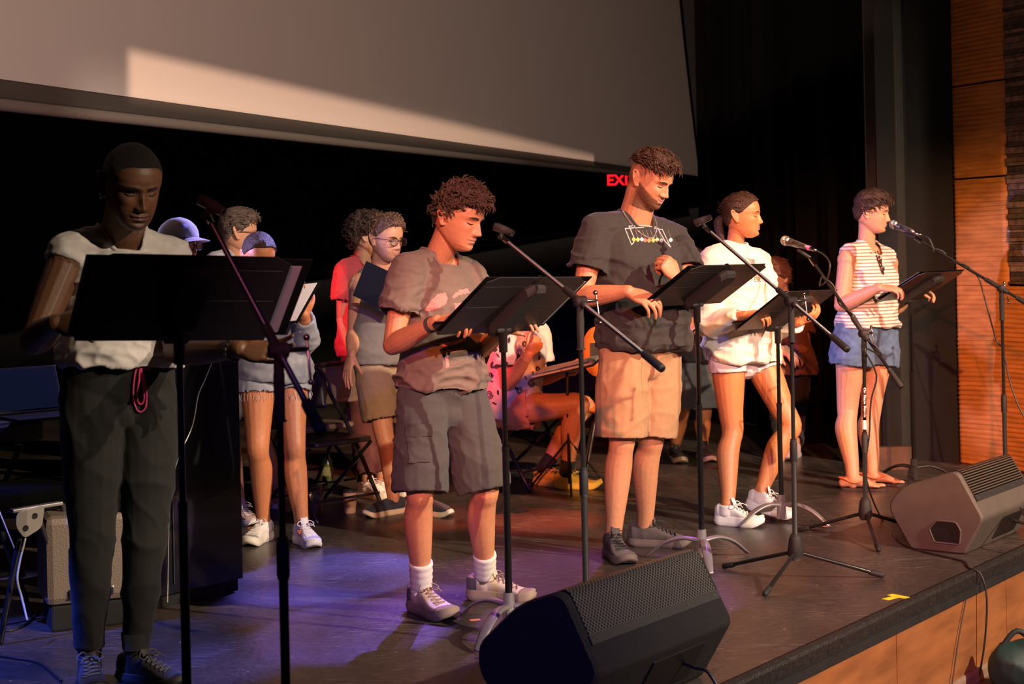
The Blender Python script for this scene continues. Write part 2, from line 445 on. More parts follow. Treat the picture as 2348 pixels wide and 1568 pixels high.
def face_y(x, z, feat, jw=1.0):
    f, b, wd = hprof(z); wd = wd * (1 if z > -.02 else 1 + (jw - 1) * min(1, (-.02 - z) / .04))
    yc = np.interp(z, [-.118, -.09, -.06, -.02, .03, .118], [.035, .018, .0, -.012, -.015, -.0])
    st = min(1, abs(x) / wd) ** 1.1; ct = math.sqrt(max(0, 1 - st * st)); y = yc + (f - yc) * ct ** (2 / 2.35)
    return float(y + face_feat(np.array([x]), np.array([z]), **feat)[0])

def hand_parts(wr, d, n, side, sc=1.0, curl=(30, 35, 25), spread=6, thumb=(35, 20), fan=None):
    """wr wrist, d pointing direction, n back-of-hand normal, side +1 right / -1 left"""
    d = nrm(d); n = np.asarray(n, float); n = nrm(n - d * n.dot(d)); s = np.cross(d, n)     # right-hand side of the hand
    tb = -s * side; parts = []
    L = .092 * sc
    P = [wr - d * .012 * sc, wr + d * .02 * sc, wr + d * L * .55, wr + d * L * .95]
    parts.append(tube(P, np.array([[.025, .019], [.030, .018], [.040, .0165], [.040, .013]]) * sc, 14, 'rr', ref=s, sub=3, pw=2.5))
    lens = [(.043, .026, .021), (.047, .029, .022), (.044, .027, .021), (.034, .020, .019)]
    for i in range(4):
        off = (.0290 - .0195 * i) * sc; b = wr + d * (L - (.004 if i in (0, 2) else (.0 if i == 1 else .012)) * sc) + tb * off
        ang = math.radians((1.5 - i) * spread); dd = math.cos(ang) * d + math.sin(ang) * tb
        cu = curl[i] if isinstance(curl[0], (tuple, list)) else curl
        P = [b - dd * .02 * sc, b]; acc = 0; nn = n.copy(); cur = dd
        ax = np.cross(dd, n)
        for k in range(3):
            acc += math.radians(cu[k]); v = math.cos(acc) * dd - math.sin(acc) * n
            P.append(P[-1] + v * lens[i][k] * sc)
        P = np.array(P); r = np.array([.0095, .0095, .0088, .0078, .0062]) * sc * (.9 if i == 3 else 1)
        parts.append(tube(P, r, 9, 'rr', sub=3))
    o, t2 = math.radians(thumb[0]), math.radians(thumb[1])
    b = wr + d * .022 * sc + tb * .024 * sc - n * .006 * sc
    v1 = nrm(math.cos(o) * d + math.sin(o) * tb - .35 * n); v2 = nrm(v1 - n * math.tan(t2) - tb * math.tan(t2) * .6)
    P = [b - v1 * .012 * sc, b, b + v1 * .042 * sc, b + v1 * .042 * sc + v2 * .032 * sc, b + v1 * .042 * sc + v2 * .032 * sc + nrm(v2 * 1.0 - tb * .3) * .025 * sc]
    parts.append(tube(np.array(P), np.array([.013, .0145, .0115, .0100, .0075]) * sc, 9, 'rr', sub=3))
    return parts
def loft(C, A, B, n=30, pw=2.3):
    C, A, B = [np.asarray(q, float) for q in (C, A, B)]; th = np.arange(n) * 2 * math.pi / n
    ct = np.sign(np.cos(th)) * np.abs(np.cos(th)) ** (2 / pw); st = np.sign(np.sin(th)) * np.abs(np.sin(th)) ** (2 / pw)
    V = np.concatenate([C[i] + ct[:, None] * A[i] + st[:, None] * B[i] for i in range(len(C))])
    Fc = [(i * n + j, i * n + (j + 1) % n, (i + 1) * n + (j + 1) % n, (i + 1) * n + j) for i in range(len(C) - 1) for j in range(n)]
    Fc.append(tuple(range(n))[::-1]); Fc.append(tuple(range((len(C) - 1) * n, len(C) * n)))
    return V, Fc
TAB = np.array([(-.22, .145, .108, 0), (-.06, .168, .120, -.004), (.14, .158, .112, .002), (.38, .146, .104, .006), (.62, .158, .113, .012), (.82, .166, .106, .010), (.97, .145, .086, .0), (1.08, .085, .068, -.006)])

def lens_mat():
    if 'lens_glass' in MATS: return MATS['lens_glass']
    m = bpy.data.materials.new('lens_glass'); m.use_nodes = True; nt = m.node_tree; N = nt.nodes.new; out = nt.nodes['Material Output']
    t = N('ShaderNodeBsdfTransparent'); t.inputs[0].default_value = (.93, .93, .93, 1); g = N('ShaderNodeBsdfGlossy'); g.inputs['Roughness'].default_value = .03; mx = N('ShaderNodeMixShader'); mx.inputs[0].default_value = .06
    nt.links.new(t.outputs[0], mx.inputs[1]); nt.links.new(g.outputs[0], mx.inputs[2]); nt.links.new(mx.outputs[0], out.inputs['Surface']); MATS['lens_glass'] = m; return m
class Fig:
    def __init__(s, Y0, joints, head, label, skin, g=1.0, arm=1.0, leg=1.0, fine=True, group=None, neckk=1.0):
        s.neckk = neckk
        s.Y0 = Y0; s.g = g; s.arm = arm; s.leg = leg; s.fine = fine; s.skin = np.array(skin); s.label = label; s.group = group
        s.J = {}
        for k, v in joints.items():
            if k in ('RA', 'LA'): s.J[k] = G(v[0], v[1], v[2] if len(v) > 2 else .09)
            else: s.J[k] = W(v[0], v[1], Y0 + v[2])
        J = s.J
        s.H = Head(W(head[0], head[1], Y0 + head[2]), *head[3:])
        s.rt = nrm(J['RS'] - J['LS']); s.pr = nrm(J['RH'] - J['LH']); s.pel = (J['RH'] + J['LH']) / 2; s.ch = (J['RS'] + J['LS']) / 2
        s.up = nrm(s.ch - s.pel); s.fw = nrm(np.cross(s.up, s.rt)); s.pf = nrm(np.cross(ZUP, s.pr))
        s.NB = s.ch + ZUP * .045 - s.fw * .012 if 'NB' not in J else J['NB']
        s.base = (J['RA'] + J['LA']) / 2; s.base = np.array([s.base[0], s.base[1], 0])
        b = lambda a, c: np.linalg.norm(J[a] - J[c])
        if DEBUG: print('FIG %-32s sh %.2f hip %.2f ua %.2f/%.2f fa %.2f/%.2f th %.2f/%.2f shin %.2f/%.2f torso %.2f hipz %.2f' % (label[:32], b('RS', 'LS'), b('RH', 'LH'), b('RS', 'RE'), b('LS', 'LE'), b('RE', 'RW'), b('LE', 'LW'), b('RH', 'RK'), b('LH', 'LK'), b('RK', 'RA'), b('LK', 'LA'), np.linalg.norm(s.ch - s.pel), s.pel[2]))
    def torso(s, infl=0.0, t0=-.22, t1=1.08, loose=0.0, belly=0.0, gk=1.0, flare=0.0, taper=0.0):
        sw = np.linalg.norm(s.J['RS'] - s.J['LS']) / .38; L = s.ch - s.pel
        ts = [t for t in np.linspace(t0, t1, 16)]; C, A, B = [], [], []
        for t in ts:
            tt = max(t, -.22); hw = np.interp(tt, TAB[:, 0], TAB[:, 1]); hd = np.interp(tt, TAB[:, 0], TAB[:, 2]); fo = np.interp(tt, TAB[:, 0], TAB[:, 3])
            if loose > 0 and t < .62:
                hw = hw * (1 - loose) + .165 * loose; hd = hd * (1 - loose) + .118 * loose
            bl = belly * gs(t, .25, .28)
            k = sstep(0, .8, np.array([t]))[0]; r = nrm(s.pr * (1 - k) + s.rt * k); f = nrm(np.cross(s.up * k + ZUP * (1 - k), r))
            infl_ = infl + flare * (1 - sstep(.05, .45, np.array([t]))[0])
            C.append(s.pel + L * t + f * (fo * s.g + bl * .5)); kk = (1 + (sw - 1) * sstep(.3, .9, np.array([t]))[0])
            A.append(r * (hw * s.g * kk * gk + infl_)); B.append(f * (hd * s.g + infl_ + bl * .5) * (1 - taper * (1 - sstep(-.22, .10, np.array([t]))[0])))
        return loft(C, A, B)
    def traps(s, infl=0.0, reach=1.0):
        out = []
        for n in ('RS', 'LS'):
            S = s.J[n]; a = s.NB + ZUP * .012; b = a + (S + ZUP * .012 - a) * reach
            out.append(tube([a, (a + b) / 2 - ZUP * .006, b], np.array([.056, .052, .050]) * min(1.1, s.g) + infl, 14, 'rr', sub=3))
        return out
    def arm_parts(s, sd, delt=True):
        S, E, Wr = s.J[sd + 'S'], s.J[sd + 'E'], s.J[sd + 'W']; k = s.arm; parts = []
        P = [S, S + (E - S) * .3, S + (E - S) * .65, E - (E - S) * .06]; parts.append(tube(P, np.array([.054, .050, .045, .039]) * k, 14, 'rr', sub=4))
        if delt: parts.append(ell(S + nrm(E - S) * .015, np.array([.058, .058, .058]) * k))
        P = [E, E + (Wr - E) * .25, E + (Wr - E) * .6, E + (Wr - E) * .88, Wr + (Wr - E) * .02]
        parts.append(tube(P, np.array([.039, .044, .037, .0285, .026]) * k, 14, 'rr', sub=4))
        return parts
    def leg_parts(s, sd):
        Hp, K, A = s.J[sd + 'H'], s.J[sd + 'K'], s.J[sd + 'A']; k = s.leg; fd = s.foot[sd]
        P = [Hp, Hp + (K - Hp) * .35, Hp + (K - Hp) * .75, K + fd * .004, K + (A - K) * .12]
        parts = [tube(P, np.array([.090, .082, .064, .056, .052]) * k, 16, 'rr', sub=4)]
        bk = -fd * .014 * k
        P = [K + fd * .002, K + (A - K) * .12, K + (A - K) * .30 + bk, K + (A - K) * .55 + bk * .6, K + (A - K) * .82, A, A - ZUP * .04]
        parts.append(tube(P, np.array([.054, .051, .0575, .050, .038, .034, .027]) * k, 16, 'rr', sub=4))
        parts.append(ell(K + fd * .022 * k, np.array([.036, .036, .042]) * k))
        return parts
    def build(s, feat=None, jw=1.0, lipc=(.55, .2, .18), beard=None, scalp=None, hands=None, foot=None, nude_feet=None, hlz=None, extra=None):
        s.foot = {k: nrm([foot[k][0], foot[k][1], 0]) for k in ('R', 'L')}
        feat = feat or {}; s.feat = feat; s.jw = jw
        hp = [s.H.wp(head_mesh(feat, jw))] + [s.H.wp(e) for sd in (-1, 1) for e in ear_parts(sd)]
        nk = .054 * s.H.hs * (1 + (s.g - 1) * .8) * s.neckk
        jn = s.H.w(np.array([[0, -.022, -.035]]))[0]; mid = (s.NB + jn) / 2
        hp.append(tube([s.NB - ZUP * .06, s.NB, mid, jn], np.array([[nk * 1.5, nk * 1.25], [nk * 1.16, nk * 1.08], [nk, nk * 1.02], [nk * .98, nk * 1.0]]), 20, 'rr', ref=s.rt, sub=4))
        hp += [tube([s.NB + ZUP * .01 + s.rt * q * .045, s.ch + s.rt * q * .13 + s.fw * .03], [.035, .030], 10) for q in (-1, 1)]
        V, Q = remesh(hp, .0027 if s.fine else .0045, 2)
        loc = s.H.l(V); x, y, z = loc.T; col = np.tile(s.skin, (len(V), 1)); ax = np.abs(x)
        def blend(m, c):
            nonlocal col; m = np.clip(m, 0, 1)[:, None]; col = col * (1 - m) + np.array(c) * m
        zm = z - feat.get('smile', 0) * (ax / .024) ** 2 * .008
        lm = sstep(.027, .021, ax) * sstep(-.0805, -.0755, zm) * sstep(-.0535, -.0575, zm) * (y > .06)
        nz = snoise(loc, 900, 3)
        blend(gs(ax, .03, .02) * gs(z, -.03, .02) * (y > .03) * .25, s.skin * np.array([1.05, .80, .75]))
        blend(gs(z, -.034, .01) * gs(ax, 0, .014) * (y > .09) * .3, s.skin * np.array([1.05, .75, .7]))
        if scalp:
            c, amt, dz = scalp; a = np.abs(np.arctan2(x, y + .012)); z0 = np.interp(a, HL_T, HL_Z if hlz is None else hlz) + dz
            blend(sstep(-.006, .008, z - z0) * amt * (z > -.075) * (ax < .0795) * (.9 + .1 * nz), c)
        if beard:
            c, amt = beard; zc = -.012 - .50 * np.clip(y, 0, .1); m = sstep(0, .012, zc - z) * sstep(-.03, .005, y) * (z > -.125) * (ax < .0735)
            m = m * (1 - sstep(.026, .022, ax) * sstep(-.082, -.079, z) * sstep(-.050, -.054, z) * .0)
            ms = sstep(.034, .028, ax) * sstep(-.0575, -.0545, zm) * sstep(-.0425, -.047, zm) * (y > .06)
            m = np.maximum(m * (1 - gs(ax, .036, .012) * gs(z, -.050, .010) * .75), ms)
            m = m * (.92 + .10 * snoise(loc, 1100, 8)); blend(m * amt * (1 - lm), c)
        blend(lm * .8, lipc)
        VV, QQ, CC = [V], [Q], [col]; nV = len(V)
        def addp(parts, vox, it=3, tint=None):
            nonlocal nV
            v, q = remesh(parts, vox, it); VV.append(v); QQ.append(q + nV); CC.append(np.tile(s.skin if tint is None else tint, (len(v), 1))); nV += len(v)
        for sd in ('R', 'L'):
            ap = s.arm_parts(sd)
            if hands and sd in hands:
                hd = dict(hands[sd]); d = hd.pop('d'); n = hd.pop('n'); ap += hand_parts(s.J[sd + 'W'], d, n, 1 if sd == 'R' else -1, **hd)
            addp(ap, .0034 if s.fine else .0045, 2)
        lp = s.leg_parts('R') + s.leg_parts('L')
        if nude_feet: lp += nude_feet(s)
        addp(lp, .0060 if not nude_feet else .0045, 3)
        addp([s.torso(-.012, -.08, taper=.55)] + s.traps(-.004), .010, 3)
        V = np.concatenate(VV); Q = np.concatenate(QQ); C = np.concatenate(CC)
        s.o = mk('person', (V, Q), mat('skin', (1, 1, 1), .48, attr=True, var=.07, vscale=60, bump=.12, bscale=220), origin=s.base, cols=C, label=s.label, cat='person', group=s.group)
        return s
    # ---- head dressing
    def brow(s, color, thick=.0036, dz=0.0, lash=True):
        parts = []
        for q in (-1, 1):
            P = []
            for t in np.linspace(0, 1, 9):
                x = q * (.0125 + .036 * t); z = .0175 + dz + .0055 * math.sin(t * 2.2) - .004 * t * t; P.append([x, face_y(x, z, s.feat, s.jw) + .0003, z])
            parts.append(s.H.wp(tube(np.array(P), np.array([[1.3, .55]] * 9) * thick * .68 * np.array([.75, .95, 1, 1, 1, .9, .75, .55, .3])[:, None], 7, 'rr', ref=ZUP)))
        o = mk('eyebrows', parts, mat('hairmat_%s' % str(color), color, .7, bump=.6, bscale=400), s.o)
        if lash:
            parts = []
            for q in (-1, 1):
                P = []
                for t in np.linspace(0, 1, 9):
                    x = q * (.0195 + .025 * t); z = -.0035 - .0035 * math.sin(t * math.pi) + .002 * t; P.append([x, face_y(x, z, s.feat, s.jw) + .0004, z])
                parts.append(s.H.wp(tube(np.array(P), np.array([.6, .9, 1.1, 1.2, 1.2, 1.2, 1.3, 1.2, .6]) * .0020, 6, 'rr')))
            mk('eyelashes', parts, mat('lash', (.015, .01, .008), .6), s.o)
        return s
    def hair(s, parts, color, rough=.5, name='hair', bump=.8, bscale=160):
        return mk(name, [s.H.wp(p) for p in parts], mat('hairmat2_%s' % str(color), color, rough, bump=bump, bscale=bscale, var=.35, vscale=70), s.o)
    def glasses(s, color=(.02, .012, .01), r=.0022, w=.0245, h=.0195, roundness=2.6):
        parts = []; y0 = .1005
        for q in (-1, 1):
            P = []
            for t in np.linspace(0, 2 * math.pi, 21)[:-1]:
                ct, st = math.cos(t), math.sin(t); e = 2 / roundness
                P.append([q * .0325 + w * abs(ct) ** e * np.sign(ct), y0 - .004 * abs(q * .0325 + w * ct) / .055, -.004 + h * abs(st) ** e * np.sign(st)])
            P.append(P[0]); P.append(P[1]); parts.append(tube(np.array(P), r, 6, 'oo'))
            parts.append(tube([[q * .057, y0 - .003, .006], [q * .071, .080, .006], [q * .0795, .02, .004], [q * .081, -.015, .0], [q * .081, -.03, -.012]], r * .9, 6))
        parts.append(tube([[-.0095, y0, .002], [0, y0 + .003, .005], [.0095, y0, .002]], r * .9, 6))
        g = mk('glasses', [s.H.wp(p) for p in parts], mat('glassframe%s' % str(color), color, .25), s.o)
        for q in (-1, 1):
            lens = ell((q * .0325, y0 - .0025, -.004), (w * .95, .0012, h * .95), None, 16, 8)
            mk('lens', [s.H.wp(lens)], lens_mat(), g)
        return g
    # ---- clothes
    def shirt(s, m, name='t_shirt', hem=-.3, infl=.018, loose=.5, belly=0.0, sleeve=.5, srad=(.070, .080), vox=None, fold=.006, fscale=26, neck=(.078, .074, .018),
              reach=1.0, capped=True, seed=1, long_r=None, long_cut=None, collar=True, collar_r=.0065, gk=1.0, flare=.016, delt=True, cols=None, waist_w=1.0, drop=.0):
        vox = vox or (.0065 if s.fine else .010)
        parts = [s.torso(infl, hem, 1.06, loose, belly, gk, flare)] + s.traps(infl * .7, reach)
        for sd in ('R', 'L'):
            S, E, Wr = s.J[sd + 'S'], s.J[sd + 'E'], s.J[sd + 'W']
            if delt: parts.append(ell(S - ZUP * .004, np.array([.058, .058, .057]) * s.arm + infl * .5))
            if sleeve > 0:
                D = E - S; P = [S + D * .02, S + D * sleeve * .5, S + D * sleeve]; r = np.array([srad[0], (srad[0] + srad[1]) / 2, srad[1]])
                parts.append(tube(P, r, 18, 'rc', sub=3))
            if long_r:
                P = [S, S + (E - S) * .5, E - (E - S) * .05, E + (Wr - E) * .1, E + (Wr - E) * .5, E + (Wr - E) * .88]
                parts.append(tube(P, np.array(long_r), 18, 'rc', sub=3))
        V, Q = remesh(parts, vox, 6)
        tt = (V - s.pel) @ s.up / np.linalg.norm(s.ch - s.pel)
        wgt = .45 + 1.0 * gs(tt, .05, .35) + .5 * gs(tt, .7, .2)
        V = folds(V, Q, fold, fscale, seed, np.diag([1, 1, 2.2]) , wgt)
        V = folds(V, Q, fold * .45, fscale * 2.4, seed + 5, np.diag([1, 1, 1.6]), wgt)
        V = smooth(V, Q, 1)
        C = s.NB + s.fw * neck[2] ; a = s.rt * neck[0]; f = s.fw * neck[1]
        bv = bvh_of(V, Q)
        if collar:
            P = []
            for t in np.linspace(0, 2 * math.pi, 37)[:-1]:
                p = C + a * math.cos(t) + f * math.sin(t); h = bv.ray_cast(Vector(p + ZUP * .3), Vector((0, 0, -1)))
                P.append(np.array(h[0]) if h[0] is not None else p)
            P = np.array(P); P = (np.roll(P, 1, 0) + P * 2 + np.roll(P, -1, 0)) / 4
        rel = V - C; u = rel @ s.rt / neck[0]; v = rel @ s.fw / neck[1]
        ins = (u * u + v * v < .98) & (V[:, 2] > s.ch[2] - .10)
        keep = ~ins[Q].all(1)
        s.shirt_V, s.shirt_Q = V, Q; s.bvh = bv
        o = mk(name, (V, Q[keep]), m, s.o); s.sh = o
        if collar: mk('collar', [tube(np.vstack([P, P[:2]]) + ZUP * .001, collar_r, 8, 'oo')], m, o)
        return o
    def bottoms(s, m, name='shorts', top=.16, length=.9, infl=.008, r=(.105, .110, .108), vox=None, fold=.005, fscale=30, seed=3, full=None, gk=1.0):
        vox = vox or (.0065 if s.fine else .010)
        parts = [s.torso(infl, -.20, top, .2, gk=gk, taper=.30)]
        for sd in ('R', 'L'):
            Hp, K, A = s.J[sd + 'H'], s.J[sd + 'K'], s.J[sd + 'A']
            if full is None:
                e = Hp + (K - Hp) * min(length, 1.0)
                if length > 1.0: e = K + (A - K) * (length - 1.0)
                P = [Hp + ZUP * .04, Hp + (e - Hp) * .35, Hp + (e - Hp) * .7, e]; parts.append(tube(P, np.array([.095, r[0], r[1], r[2]]) * s.leg, 20, 'rc', sub=4))
            else:
                P = [Hp + ZUP * .04, Hp + (K - Hp) * .4, K, K + (A - K) * .35, K + (A - K) * .7, A + (K - A) * .06]; parts.append(tube(P, np.array(full) * s.leg, 20, 'rc', sub=4))
            parts.append(ell(Hp, np.array([.088, .088, .088]) * s.leg + infl * .4))
        parts.append(ell(s.pel - ZUP * .085, (.10 * s.leg, .10 * s.leg, .075) if (full is not None or length > .5) else (.08, .08, .045)))
        V, Q = remesh(parts, vox, 6)
        V = folds(V, Q, fold, fscale, seed, np.diag([1, 1, 1.5])); V = folds(V, Q, fold * .5, fscale * 2.3, seed + 5, np.diag([1, 1, 1.4])); V = smooth(V, Q, 1)
        s.bot_V, s.bot_Q = V, Q; s.bbvh = bvh_of(V, Q)
        s.bot = mk(name, (V, Q), m, s.o); return s.bot
    def sock(s, sd, m, h=.16, r=.043):
        A, K = s.J[sd + 'A'], s.J[sd + 'K']; d = nrm(K - A); P = [A - ZUP * .05]; R = [r * .72]
        n = 14
        for i in range(n): P.append(A + d * h * i / (n - 1)); R.append(r * (1 + .05 * (i % 3 == 0)) * (1 + .10 * i / n))
        P.append(A + d * (h + .002)); R.append(r * 1.1 - .004)
        mk('sock', [tube(P, np.array(R), 24, 'ff')], m, s.o)
    def shoe(s, sd, up, sole, L=.285, width=.100, lace=(.9, .9, .9), solet=.030, toe=None, heel=None, h=.092, lift=0.0, laces=True, low=False, yaw=None, collar_h=.0, stripe=None, logo=None):
        A = s.J[sd + 'A']; f = s.foot[sd] if yaw is None else nrm(yaw); r = np.cross(f, ZUP); f3 = nrm(f - ZUP * lift)
        upv = nrm(np.cross(r, f3)); O = np.array([A[0], A[1], 0]) - f * L * .27
        if lift > 0: O = O + ZUP * lift * L
        X = lambda q: O + np.asarray(q, float)[..., :1] * f3 + np.asarray(q, float)[..., 1:2] * r + np.asarray(q, float)[..., 2:3] * upv
        sg = 1 if sd == 'R' else -1
        # outline of the sole
        us = np.linspace(0, 1, 25); half = np.interp(us, [0, .04, .12, .3, .5, .68, .82, .93, .985, 1], [.0, .52, .72, .72, .74, .96, 1.0, .78, .38, 0]) * width / 2
        mid = np.interp(us, [0, .3, .6, 1], [0, .0, -.004, .008]) * -sg
        out = [(u * L, m_ - hf) for u, hf, m_ in zip(us, half, mid)] + [(u * L, m_ + hf) for u, hf, m_ in list(zip(us, half, mid))[::-1][1:-1]]
        out = np.array(out); n = len(out); c = out.mean(0)
        lay = []
        for zz, k in ((0, .95), (.006, 1.0), (solet * .55, 1.035), (solet * .62, .995), (solet, 1.0), (solet + .004, .93)):
            spring = np.where(out[:, 0] > L * .8, (out[:, 0] - L * .8) ** 2 / L * 2.0, 0) + np.where(out[:, 0] < L * .12, (L * .12 - out[:, 0]) ** 2 / L * 2, 0)
            q = c + (out - c) * k; lay.append(np.column_stack([q, zz + spring * (1.0 if zz < solet else .8)]))
        V = X(np.concatenate(lay)); k = len(lay)
        Fc = [(i * n + j, i * n + (j + 1) % n, (i + 1) * n + (j + 1) % n, (i + 1) * n + j) for i in range(k - 1) for j in range(n)] + [tuple(range(n))[::-1], tuple(range((k - 1) * n, k * n))]
        # upper: rounded loft from heel to toe, with a padded collar
        us = np.array([.03, .10, .22, .34, .46, .58, .70, .82, .92, .97]); hw = np.interp(us, [0, .1, .3, .5, .68, .82, .93, 1], [.30, .64, .66, .68, .88, .92, .70, .25]) * width / 2
        ht = np.interp(us, [0, .08, .2, .34, .5, .7, .85, 1], [h * .82, h * 1.0, h * .98, h * 1.02, h * .80, h * .56, h * .47, h * .26]) if not low else np.interp(us, [0, .1, .3, .5, .7, .85, 1], [.078, .086, .080, .082, .066, .052, .03])
        C = [(u * L, np.interp(u, [0, .3, .6, 1], [0, 0, -.004, .008]) * -sg, solet + (hh - solet) / 2 - .004) for u, hh in zip(us, ht)]
        Cw = X(np.array(C)); part = loft(Cw, r[None] * (hw)[:, None], upv[None] * ((ht - solet) / 2 + .008)[:, None], 22, 2.6)
        pts = [part]
        An = X(np.array([[L * .27, 0, h * .85]]))[0]
        if not low: pts.append(tube([An - upv * .03 , An + upv * (.012 + collar_h)], [[.040, .052], [.037, .048]], 18, 'rc', ref=r))
        Vu, Qu = remesh(pts, .0045, 3)
        so = mk('shoe', (Vu, Qu), up, s.o)
        mk('sole', [(V, Fc)], sole, so)
        bv = bvh_of(Vu, Qu)
        def top(u, v):
            p = X(np.array([[u * L, v, .25]]))[0]; hh = bv.ray_cast(Vector(p), Vector(-upv))
            return np.array(hh[0]) + upv * .002 if hh[0] is not None else None
        if toe is not None:
            sel = ((Vu - O) @ f3 > L * .80) & ((Vu - O) @ upv < solet + .035)
            Nn = normals(Vu, Qu); kk = sel[Qu].all(1)
            if kk.any(): mk('toe_cap', (Vu + Nn * .002, Qu[kk]), toe, so)
        if heel is not None:
            sel = ((Vu - O) @ f3 < L * .20) & ((Vu - O) @ upv < h * .9); Nn = normals(Vu, Qu); kk = sel[Qu].all(1)
            if kk.any(): mk('heel_counter', (Vu + Nn * .002, Qu[kk]), heel, so)
        if laces:
            parts = []
            for i in range(5):
                u = .44 + .065 * i; w0 = .018 + .002 * i; P = [top(u, -w0), top(u + .01, 0), top(u, w0)]
                P2 = [top(u, -w0), top(u + .03, 0), top(u + .06, w0)]
                for q in (P, P2):
                    if all(e is not None for e in q): parts.append(tube(np.array(q) + upv * .0015, .0026, 6, sub=3))
            t0 = top(.42, 0)
            if t0 is not None:
                for q in (-1, 1):
                    lp = [t0, t0 + r * q * .022 + upv * .016, t0 + r * q * .042 + upv * .004 + f3 * .012, t0 + r * q * .030 - upv * .006 + f3 * .02, t0 + upv * .002 + f3 * .004]
                    parts.append(tube(np.array(lp), .0022, 6, sub=4))
                    parts.append(tube(np.array([t0, t0 + r * q * .018 + f3 * .03 + upv * .006, t0 + r * q * .030 + f3 * .055 - upv * .006]), .0022, 6, sub=4))
            if parts: mk('laces', parts, mat('lace_%s' % str(lace), lace, .8), so)
        # tongue
        if not low:
            t1, t2 = top(.40, 0), top(.46, 0)
            if t1 is not None: mk('tongue', [tube([t1 - upv * .012 + f3 * .012, t1 + upv * .018, t1 + upv * .032 - f3 * .006], [[.020, .005], [.021, .005], [.019, .004]], 12, 'rr', ref=r)], up, so)
        s.last_shoe = so, bv
        return so
DEBUG = False
# ---------------------------------------------------------------- the place
EV = nrm([.617, .787, 0]); NA = nrm([.787, -.617, 0])          # along the stage edge / towards the audience
E0 = np.array([.673, 4.936, 0.0])
def proj(p):
    x = p[0] / p[1]; y = (p[2] - CH) / p[1]; return np.array([PX + F * (x * cR - y * sR), PY - F * (x * sR + y * cR)])
def along(P0, d, px):
    lo, hi = -1.5, 6.0
    for _ in range(60):
        m = (lo + hi) / 2
        if proj(P0 + d * m)[0] < px: lo = m
        else: hi = m
    return (lo + hi) / 2
def plane_hit(px, py, Q, ax):
    """where the view line through a pixel meets the upright plane through Q along ax"""
    nn = np.cross(ax, ZUP); d = W(px, py, 1.0) - np.array([0, 0, CH]); o = np.array([0, 0, CH])
    t = (Q - o).dot(nn) / d.dot(nn); return o + d * t

def floor_material():
    m = bpy.data.materials.new('stage_floor'); m.use_nodes = True; nt = m.node_tree; b = nt.nodes['Principled BSDF']; N = nt.nodes.new; L = nt.links.new
    tc = N('ShaderNodeTexCoord')
    def noise(scale, det, st=(1, 1, 1), rot=0):
        mp = N('ShaderNodeMapping'); mp.inputs['Scale'].default_value = st; mp.inputs['Rotation'].default_value = (0, 0, rot); L(tc.outputs['Object'], mp.inputs['Vector'])
        n = N('ShaderNodeTexNoise'); n.inputs['Scale'].default_value = scale; n.inputs['Detail'].default_value = det; L(mp.outputs[0], n.inputs['Vector']); return n.outputs['Fac']
    def ramp(x, a, c, lo=0., hi=1.):
        r = N('ShaderNodeMapRange'); r.inputs[1].default_value = a; r.inputs[2].default_value = c; r.inputs[3].default_value = lo; r.inputs[4].default_value = hi; L(x, r.inputs[0]); return r.outputs[0]
    def mul(x, y, op='MULTIPLY'):
        q = N('ShaderNodeMath'); q.operation = op; L(x, q.inputs[0])
        if isinstance(y, float): q.inputs[1].default_value = y
        else: L(y, q.inputs[1])
        return q.outputs[0]
    worn = ramp(noise(1.3, 8), .35, .7); fine = ramp(noise(38, 6), .3, .75)
    scr = None
    for st, rot in (((1.2, 60, 1), .5), ((1.5, 70, 1), -.6), ((1.0, 45, 1), 1.4), ((1.6, 90, 1), 2.3)):
        s = ramp(noise(5.5, 2, st, rot), .635, .69); s = mul(s, ramp(noise(2.6, 3, (1, 1, 1), rot), .5, .62)); scr = s if scr is None else mul(scr, s, 'MAXIMUM')
    vo = N('ShaderNodeTexVoronoi'); vo.inputs['Scale'].default_value = 9; L(tc.outputs['Object'], vo.inputs['Vector']); speck = ramp(vo.outputs['Distance'], .06, .03)
    scr = mul(scr, speck, 'MAXIMUM')
    mx = N('ShaderNodeMix'); mx.data_type = 'RGBA'; mx.inputs[6].default_value = (.036, .028, .024, 1); mx.inputs[7].default_value = (.115, .082, .066, 1)
    L(mul(worn, fine), mx.inputs[0])
    m2 = N('ShaderNodeMix'); m2.data_type = 'RGBA'; L(mx.outputs[2], m2.inputs[6]); m2.inputs[7].default_value = (.42, .36, .32, 1); L(mul(scr, .85), m2.inputs[0])
    L(m2.outputs[2], b.inputs['Base Color']); L(ramp(worn, 0, 1, .30, .46), b.inputs['Roughness']); b.inputs['Specular IOR Level'].default_value = .5
    bp = N('ShaderNodeBump'); bp.inputs['Strength'].default_value = .25; bp.inputs['Distance'].default_value = .004; L(fine, bp.inputs['Height']); L(bp.outputs[0], b.inputs['Normal'])
    return m
FLOORM = floor_material()
BLK = mat('black_paint', (.012, .012, .013), .6, bump=.1, bscale=60, var=.3)
a0 = E0 - EV * 9; a1 = E0 + EV * 6.5
